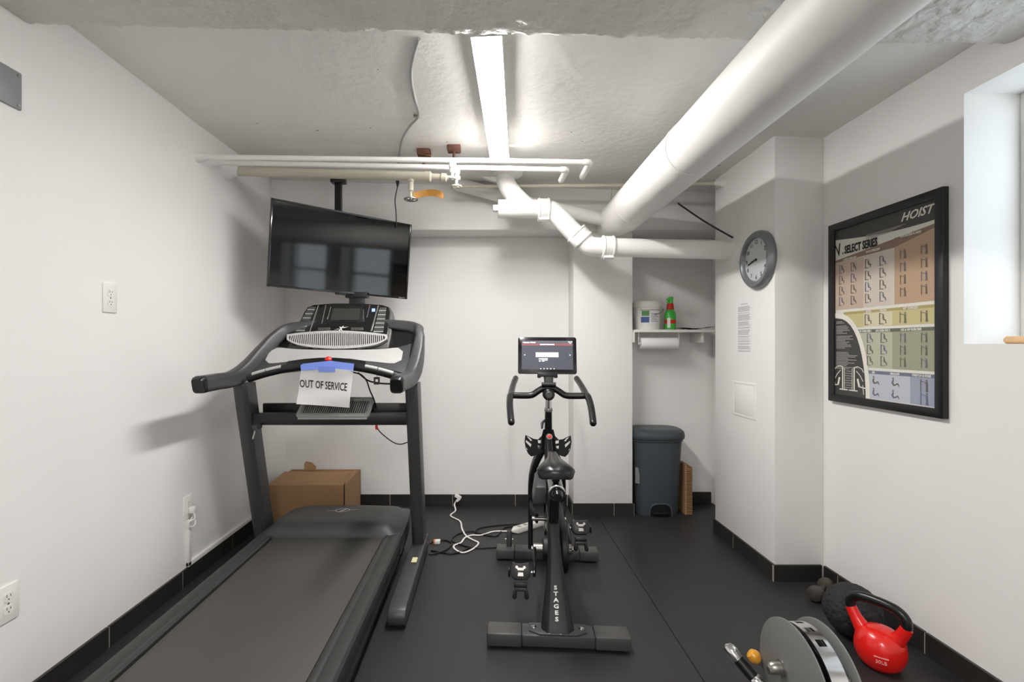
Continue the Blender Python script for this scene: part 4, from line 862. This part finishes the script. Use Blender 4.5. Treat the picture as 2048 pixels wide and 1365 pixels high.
part('backing_sheet', MB().box((XS, yr+FB-.004, zb_+FB-.004), (XS+.006, yl-FB+.004, zt_-FB+.004)), pm('white', (226, 222, 212)), po)
IW, IH = PW-2*FB, PH-2*FB
LAY = [0]
def poly(pts, m, name='printed_panel', lay=1):
    return part(name, MB().prism(pts, (XS-.0004*(lay-1), yl, zb_), RY, UZ, .0004), m, po, smooth=False)
def R_(u0, v0, u1, v1): # fractions of the picture area
    return [(FB+IW*u0, FB+IH*v0), (FB+IW*u1, FB+IH*v0), (FB+IW*u1, FB+IH*v1), (FB+IW*u0, FB+IH*v1)]
def F_(u, v): return (FB+IW*u, FB+IH*v)
DKG = pm('charcoal', (62, 62, 60)); WHT = pm('ivory', (232, 228, 216)); TAN1 = pm('tan', (198, 176, 158)); TAN2 = pm('beige', (210, 198, 184)); TAN3 = pm('orange_tan', (188, 158, 130)); BRN = pm('brown', (138, 112, 94))
YEL = pm('yellow', (200, 190, 138)); YEL2 = pm('pale_yellow', (216, 208, 176)); GRN = pm('sage', (158, 158, 134)); GRN2 = pm('pale_sage', (186, 186, 164)); GRD = pm('dark_sage', (100, 104, 88)); BLU = pm('steel_blue', (156, 162, 178)); BLU2 = pm('pale_blue', (190, 194, 204)); BLD = pm('slate', (112, 118, 134)); OCH = pm('ochre', (176, 160, 104))
# header band with curved lower edge
top = [F_(0, 1), F_(0, .945)] + [F_(t/12, .945 - .045*math.sin(t/12*math.pi*.62)) for t in range(1, 13)] + [F_(1, 1)]
poly(top[::-1], DKG, 'header_band', 2)
poly(R_(0, .515, .33, .805), TAN1, lay=2); poly(R_(.33, .515, .64, .815), TAN2, lay=2); poly(R_(.64, .515, 1, .865), TAN3, lay=2)
poly([F_(0,.805), F_(.64,.815), F_(1,.868), F_(1,.885), F_(0,.818)], BRN, 'heading_strip', 3)
poly(R_(.10, .405, .33, .495), YEL, lay=2); poly(R_(.33, .405, .62, .495), YEL2, lay=2); poly(R_(.62, .405, 1, .495), YEL, lay=2); poly(R_(.10, .483, 1, .498), OCH, 'heading_strip', 3)
poly(R_(.24, .175, .62, .385), GRN2, lay=2); poly(R_(.62, .175, 1, .385), GRN, lay=2); poly(R_(.24, .372, 1, .390), GRD, 'heading_strip', 3)
poly(R_(.36, .005, .78, .155), BLU2, lay=2); poly(R_(.78, .005, 1, .155), BLU, lay=2); poly(R_(.36, .142, 1, .160), BLD, 'heading_strip', 3)
dsh = [F_(0, .0), F_(.40, .0)] + [F_(.40*math.cos(math.radians(a))**.8, .495*math.sin(math.radians(a))) for a in range(8, 89, 8)] + [F_(0, .497)]
poly(dsh, WHT, 'curved_border', 4)
dsh = [F_(0, .0), F_(.355, .0)] + [F_(.355*math.cos(math.radians(a))**.8, .465*math.sin(math.radians(a))) for a in range(8, 89, 8)] + [F_(0, .467)]
poly(dsh, DKG, 'curved_panel', 5)
def ptext(body, size, u, v, m, xs=1, al='LEFT', shear=0, bold=0, lay=4):
    x, y = F_(u, v); part('lettering', MB().text(body, size, Vector((XS-.0004*lay, yl-x, zb_+y)), RY, UZ, xs=xs, align=al, shear=shear, depth=.0005, bold=bold), m, po)
ptext('SELECT SERIES', .050, .115, .868, INK, .60, bold=.0018); ptext('V', .085, .01, .878, INK, .75, shear=-.25); ptext('4', .018, .085, .852, INK)
ptext('HOIST', .046, .70, .957, WHT, 1.05, shear=.40, bold=.0010, lay=5)
for u, v, s in ((.10, .812, 'CHEST EXERCISES'), (.36, .826, 'BACK EXERCISES'), (.70, .862, 'SHOULDERS & ARMS'), (.36, .489, 'BICEPS'), (.50, .489, 'TRICEPS'), (.72, .489, 'ARM EXERCISES'), (.28, .380, 'LEG EXERCISES 1'), (.46, .380, 'LEG EXERCISES 2'), (.70, .380, 'LEG & HIP EXERCISES'), (.42, .150, 'ABS'), (.60, .150, 'OBLIQUES'), (.80, .150, 'STRETCH & MORE')):
    ptext(s, .0125, u, v, WHT, .8, lay=5, bold=.0004)
# body text and figures
tl = MB(); rnd = random.Random(5)
for k in range(34):
    v = .44 - .0088*k
    if v < .155: break
    mxu = .355*math.cos(math.asin(min(.98, v/.465)))**.8 - .025
    if k in (2, 9, 19, 20): continue
    x, y = F_(.015, v); tl.box((XS-.0026, yl-FB-IW*mxu*(.45 + .5*rnd.random()), zb_+y), (XS-.0019, yl-x, zb_+y+.0032))
for k in range(9):
    x, y = F_(.135, .145 - .014*k); tl.box((XS-.0026, yl-x-.030-.006*(k % 3), zb_+y), (XS-.0019, yl-x+.004*(k % 3), zb_+y+.0035))
for k in range(5):
    x, y = F_(.36, .925 - .010*k); tl.box((XS-.0026, yl-x-.20+.02*k, zb_+y-.004+.004*k), (XS-.0019, yl-x, zb_+y-.002+.004*k))
part('body_text', tl, INKG, po, kind='stuff')
def figure(m, u, v, s, kind):
    x, y = F_(u, v); o = Vector((XS-.0022, yl-x, zb_+y))
    def ln_(a, b, w_):
        a, b = Vector(a)*s, Vector(b)*s; d = (b-a).normalized(); p = Vector((-d.y, d.x))*w_*s*.40
        q = [a+p, a-p, b-p, b+p]; m.prism([(t.x, t.y) for t in q], o, RY, UZ, .0004)
    if kind == 0:   ln_((-.35,-.5), (-.35,.5), .10); ln_((-.35,.5), (0,.42), .06); ln_((.1,-.1), (.05,.25), .20); ln_((.1,-.1), (.35,-.15), .12); ln_((.35,-.15), (.35,-.45), .09); ln_((-.4,-.48), (.1,-.48), .07)
    elif kind == 1: ln_((-.3,-.5), (-.3,.45), .07); ln_((.2,-.1), (.2,.25), .18); ln_((.15,-.5), (.2,-.1), .10); ln_((.28,-.5), (.24,-.1), .10); ln_((-.25,.3), (.2,.2), .06)
    else:           ln_((-.2,-.05), (.0,-.25), .18); ln_((.0,-.25), (.35,-.05), .10); ln_((.35,-.05), (.45,-.3), .08); ln_((-.2,-.05), (-.1,.2), .14)
    m.prism(circ(.075*s, 8, (.05 if kind == 0 else .2 if kind == 1 else -.12)*s, (.34 if kind == 0 else .36 if kind == 1 else .32)*s), o, RY, UZ, .0004)
fg = MB(); fb = MB(); fw_ = MB()
for i in range(4):
    for j, u in enumerate((.08, .22, .38, .53, .72, .90)): figure(fg if (i+j) % 3 else fb, u, .555 + .065*i + (.01 if u < .6 else .022), .040, 0 if u < .6 else 1)
for u in (.38, .53, .72, .90): figure(fg, u, .445, .046, 0 if u < .6 else 1)
for i in range(3):
    for u in (.40, .54, .72, .90): figure(fg if (i + int(u*10)) % 3 else fb, u, .215 + .063*i, .040, 0 if u < .6 else 1)
for i in range(2):
    for u in (.45, .64, .90): figure(fg if i else fb, u, .040 + .065*i, .05, 2 if u < .8 else 1)
part('exercise_figures', fg, pm('figure_dark', (118, 110, 102)), po, smooth=False, kind='stuff'); part('exercise_figures', fb, pm('figure_blue', (116, 116, 138)), po, smooth=False, kind='stuff')
def mach(u, f):
    x, y = F_(u, .02)
    for pts, w_ in (([(0, 0), (0, .105)], .012), ([(.012, 0), (.012, .10)], .005), ([(-.02, 0), (.03, 0)], .008), ([(0, .105), (-.02, .11), (-.045, .10), (-.055, .085)], .005), ([(-.012, .09), (-.035, .07), (-.052, .045)], .005), ([(-.02, .055), (-.03, .02)], .016), ([(-.03, .02), (-.065, .016)], .008), ([(-.05, .03), (-.055, -.012)], .006)):
        for a, b in zip(pts, pts[1:]):
            a, b = Vector((a[0]*f, a[1])), Vector((b[0]*f, b[1])); d = (b-a).normalized(); p = Vector((-d.y, d.x))*w_*.32
            fw_.prism([tuple(t) for t in (a+p, a-p, b-p, b+p)], Vector((XS-.0024, yl-x, zb_+y+.012)), RY, UZ, .0004)
mach(.095, 1); mach(.23, -1)
part('machine_drawings', fw_, WHT, po, smooth=False)

# ================================================================== WALL OUTLETS AND PLATES (left wall)
def outlet(Y, Z, label, wires=False):
    t = thing('wall_outlet', label, 'outlet', (XL, Y, Z-.057), 'outlets on the left wall')
    part('cover_plate', MB().box((XL-.001, Y-.035, Z-.057), (XL+.006, Y+.035, Z+.057)), WHITE, t, bevel=.003)
    for s in (-1, 1):
        r = part('receptacle', MB().prism(rrect(.030, .027, .008), (XL+.0055, Y, Z+s*.0195), (0,1,0), (0,0,1), .002), WHITE, t)
        m = MB()
        for yy, hh in ((-.006, .008), (.006, .0065)): m.box((XL+.0072, Y+yy-.001, Z+s*.0195+.001), (XL+.0078, Y+yy+.001, Z+s*.0195+.001+hh))
        m.prism(circ(.0022, 10), (XL+.0073, Y, Z+s*.0195-.006), (0,1,0), (0,0,1), .0005); part('slots', m, INK, r)
    part('plate_screw', MB().lathe([(.003, 0), (.003, .0012)], (XL+.006, Y, Z), (1,0,0), n=10), STEEL, t)
outlet(1.89, 1.357, 'white wall outlet at eye height on the left wall'); outlet(2.385, .376, 'white wall outlet near treadmill with a white plug in it'); outlet(1.487, .381, 'white wall outlet at the lower left edge of the photo')
cv = thing('junction_cover', 'grey metal cover plate high on the left wall', 'cover plate', (XL, 1.47, 1.91))
part('cover', MB().box((XL-.001, 1.41, 1.912), (XL+.008, 1.530, 2.03)), mat('cover_grey', (142, 145, 146), .4), cv, bevel=.004)
for y, z in ((1.518, 1.924), (1.518, 2.018)): part('screw', MB().lathe([(.005, 0), (.005, .0015)], (XL+.008, y, z), (1,0,0), n=12), STEEL, cv)
rw = thing('cable_raceway', 'white cable raceway running from outlet down to the baseboard', 'raceway', (XL, 2.385, .085))
part('channel', MB().box((XL-.001, 2.372, .088), (XL+.014, 2.394, .315)), WHITE, rw, bevel=.002)
part('channel', MB().box((XL-.001, 2.372, .086), (XL+.014, 3.50, .108)), WHITE, rw, bevel=.002)
part('plug', MB().box((XL+.006, 2.377, .345), (XL+.034, 2.402, .378)), WHITE, rw, bevel=.006)
part('cord', MB().tube([(XL+.03, 2.388, .348), (XL+.035, 2.385, .32), (XL+.02, 2.365, .31), (XL+.02, 2.37, .285), (XL+.028, 2.395, .283), (XL+.028, 2.402, .305), (XL+.02, 2.39, .325), (XL+.012, 2.383, .30)], .0035, n=8, smooth=5), WHITE, rw)

# ================================================================== WEIGHTS IN THE RIGHT CORNER
K0 = Vector((1.437, 1.775, 0))
kb = thing('kettlebell', 'red kettlebell with black handle on the floor by the right wall', 'kettlebell', tuple(K0))
part('bell_body', MB().lathe([(.040, 0), (.052, .003), (.067, .020), (.077, .046), (.079, .070), (.075, .096), (.063, .119), (.046, .134), (.026, .142), (.0, .144)], K0, n=48), RED, kb, ang=60)
hd_ = Vector((.50, -.87, 0)).normalized(); up = Vector((-.02, .04, 1)).normalized()
hp_ = [K0 + hd_*x + up*z for x, z in ((-.046, .105), (-.070, .142), (-.086, .175), (-.084, .203), (-.062, .224), (-.025, .231), (.025, .231), (.062, .224), (.084, .203), (.086, .175), (.070, .142), (.046, .105))]
part('bell_handle', MB().tube(hp_[2:10], .017, n=18, smooth=6), VINYL, kb)
for q in (hp_[:4], hp_[-4:][::-1]):
    part('handle_root', MB().tube(q[:3], [.030, .021, .0185], n=18, smooth=5), RED, kb)
ld_ = Vector((-.60, -.80, 0)); lu_ = Vector((.80, -.60, 0)); o = K0 + ld_*.0785
ltx = MB().text('30LB', .016, o + Vector((0, 0, .052)), lu_, (0, 0, 1), depth=.003)
ltx.obox(o + Vector((0, 0, .068)), lu_, (0, 0, 1), ld_, .042, .003, .003)
part('lettering', ltx, mat('pale_print', (240, 170, 160), .5), kb)
v_ = []
sl0 = Vector((1.480, 1.968, .101))
bm = bmesh.new(); bmesh.ops.create_icosphere(bm, subdivisions=5, radius=.101)
for q in bm.verts:
    d = q.co.normalized(); k = .0035*noise.noise(d*9) + .002*noise.noise(d*22); q.co = d*(.101 + k)
    if q.co.z < -.0985: q.co.z = -.0985
ball = MB(); bm.verts.index_update(); ball.add([q.co + sl0 - Vector((0,0,.0022)) for q in bm.verts], [tuple(x.index for x in f.verts) for f in bm.faces]); bm.free()
solo('slam_ball', ball, SLAMB, 'black textured rubber slam ball behind the red kettlebell', 'ball', ang=80)
D0 = onZ(1632, 1188, .034); dd = Vector((.79, .61, 0)).normalized()
db = thing('dumbbell', 'small worn dark iron dumbbell behind the slam ball', 'dumbbell', (D0.x+.05, D0.y, 0))
for k in (0, 1): part('weight_head', MB().lathe([(.014, -.032), (.028, -.026), (.034, -.010), (.034, .010), (.028, .026), (.014, .032)], Vector((D0.x, D0.y, .034)) + dd*.125*k, dd, n=18), DUMB, db)
part('bar', MB().tube([Vector((D0.x, D0.y, .034)), Vector((D0.x, D0.y, .034)) + dd*.125], .0125, n=14), DUMB, db)

# ================================================================== GYM MACHINE ARM IN THE NEAR RIGHT CORNER
GY, GZ, GR = 1.118, .398, .131
gm = thing('home_gym_pivot', 'grey twin-disc pivot of a home gym with chrome holed band', 'gym machine', (.74, GY, 0))
for x in (.70, .775):
    part('guard_disc', MB().lathe([(GR-.003, 0), (GR, .0015), (GR, .0045), (GR-.003, .006)], (x, GY, GZ), (1,0,0), n=64), GREYP, gm)
band = []
for k in range(41):
    a = math.radians(138 - 158*k/40 + 0); band.append(a)
def bpt(a, r, x): return Vector((x, GY + r*math.cos(a), GZ + r*math.sin(a)))
bb = MB(); N_ = 60; a0, a1 = math.radians(118), math.radians(196)
# adjustment band, facing outward, with three slots built as gaps between cross pieces
def bandseg(s0, s1, x0, x1, n=8):
    rg = []
    for k in range(n+1):
        a = s0 + (s1-s0)*k/n; rg.append([bpt(a, .117, x0), bpt(a, .117, x1), bpt(a, .122, x1), bpt(a, .122, x0)])
    bb.loft(rg)
dg = math.radians
xa, xb = .722, .758
slots = [(70, 77), (88, 95), (106, 114)]; cur = 56
for s, e in slots:
    bandseg(dg(cur), dg(s), xa, xb, 4); bandseg(dg(s), dg(e), xa, xa+.009, 4); bandseg(dg(s), dg(e), xb-.009, xb, 4); cur = e
bandseg(dg(cur), dg(168), xa, xb, 20)
part('chrome_band', bb, CHROME, gm)
part('hub_core', MB().lathe([(.108, 0), (.108, .03)], (.725, GY, GZ), (1,0,0), n=48), BLACK, gm)
ax_ = part('pivot_axle', MB().tube([(.665, GY+.03, GZ+.005), (.81, GY+.03, GZ+.005)], .008, n=14), STEEL, gm)
part('acorn_nut', MB().lathe([(.018, 0), (.018, .004), (.0145, .005), (.0145, .016), (.012, .026), (.006, .033), (.001, .035)], (.700, GY+.036, GZ+.008), (-1,0,0), n=18), STEEL, gm)
part('acorn_nut', MB().lathe([(.015, 0), (.015, .012), (.010, .022), (.002, .026)], (.775, GY-.07, GZ+.05), (-1,0,0), n=18), STEEL, gm)
part('support_post', MB().box((.713, GY-.04, .05), (.767, GY+.04, GZ)), CHAR, gm, bevel=.004)
part('floor_foot', MB().box((.69, GY-.25, 0), (.79, GY+.10, .05)), CHAR, gm, bevel=.004)
h0, h1 = onY(1460, 1300, 1.20), onY(1512, 1362, 1.16)
hv = (h1-h0).normalized()
part('handle_grip', MB().tube([h0 + hv*.018, h1 - hv*.004], .0135, n=20), VINYL, gm)
part('handle_end', MB().lathe([(.002, -.014), (.010, -.011), (.0145, -.002), (.0155, .008), (.0135, .018), (.0135, .024)], h0, hv, n=24), CHROME, gm)
part('handle_collar', MB().lathe([(.0135, -.008), (.0165, -.004), (.0165, .012), (.010, .016), (.010, .05)], h1, hv, n=24), CHROME, gm)
part('handle_link', MB().tube([h1 + hv*.04, Vector((.62, 1.13, .30)), Vector((.70, 1.12, .30))], .010, n=12), STEEL, gm)
kp = onY(1508, 1314, 1.25)
part('pull_knob', MB().lathe([(.004, -.014), (.012, -.012), (.0165, -.004), (.0165, .004), (.012, .012), (.006, .014)], kp, (-.75, .25, .6), n=24), AMBER, gm)
part('pull_pin', MB().tube([kp, kp + Vector((.06, -.02, -.05)), Vector((.70, 1.16, .36))], .007, n=12), STEEL, gm)
# wooden handle lying on the window sill
wd = onX(2020, 684, 1.73)
wt = thing('wooden_handle', 'short pale wooden handle lying on the window sill', 'wooden handle', (1.755, 1.45, WZ[0]))
a, b = Vector((1.715, 1.600, WZ[0]+.0125)), Vector((1.73, 1.36, WZ[0]+.0125))
wl = onX(1997, 684, 1.73)
part('dowel', MB().tube([a + Vector((0, .006, 0)), a, b, b - Vector((0, .006, 0))], [.008, .0125, .0125, .008], n=18), WOOD, wt)
part('dark_tip', MB().tube([b + Vector((0, .002, 0)), b - Vector((0, .03, 0))], .0128, n=14), BLACK, wt)
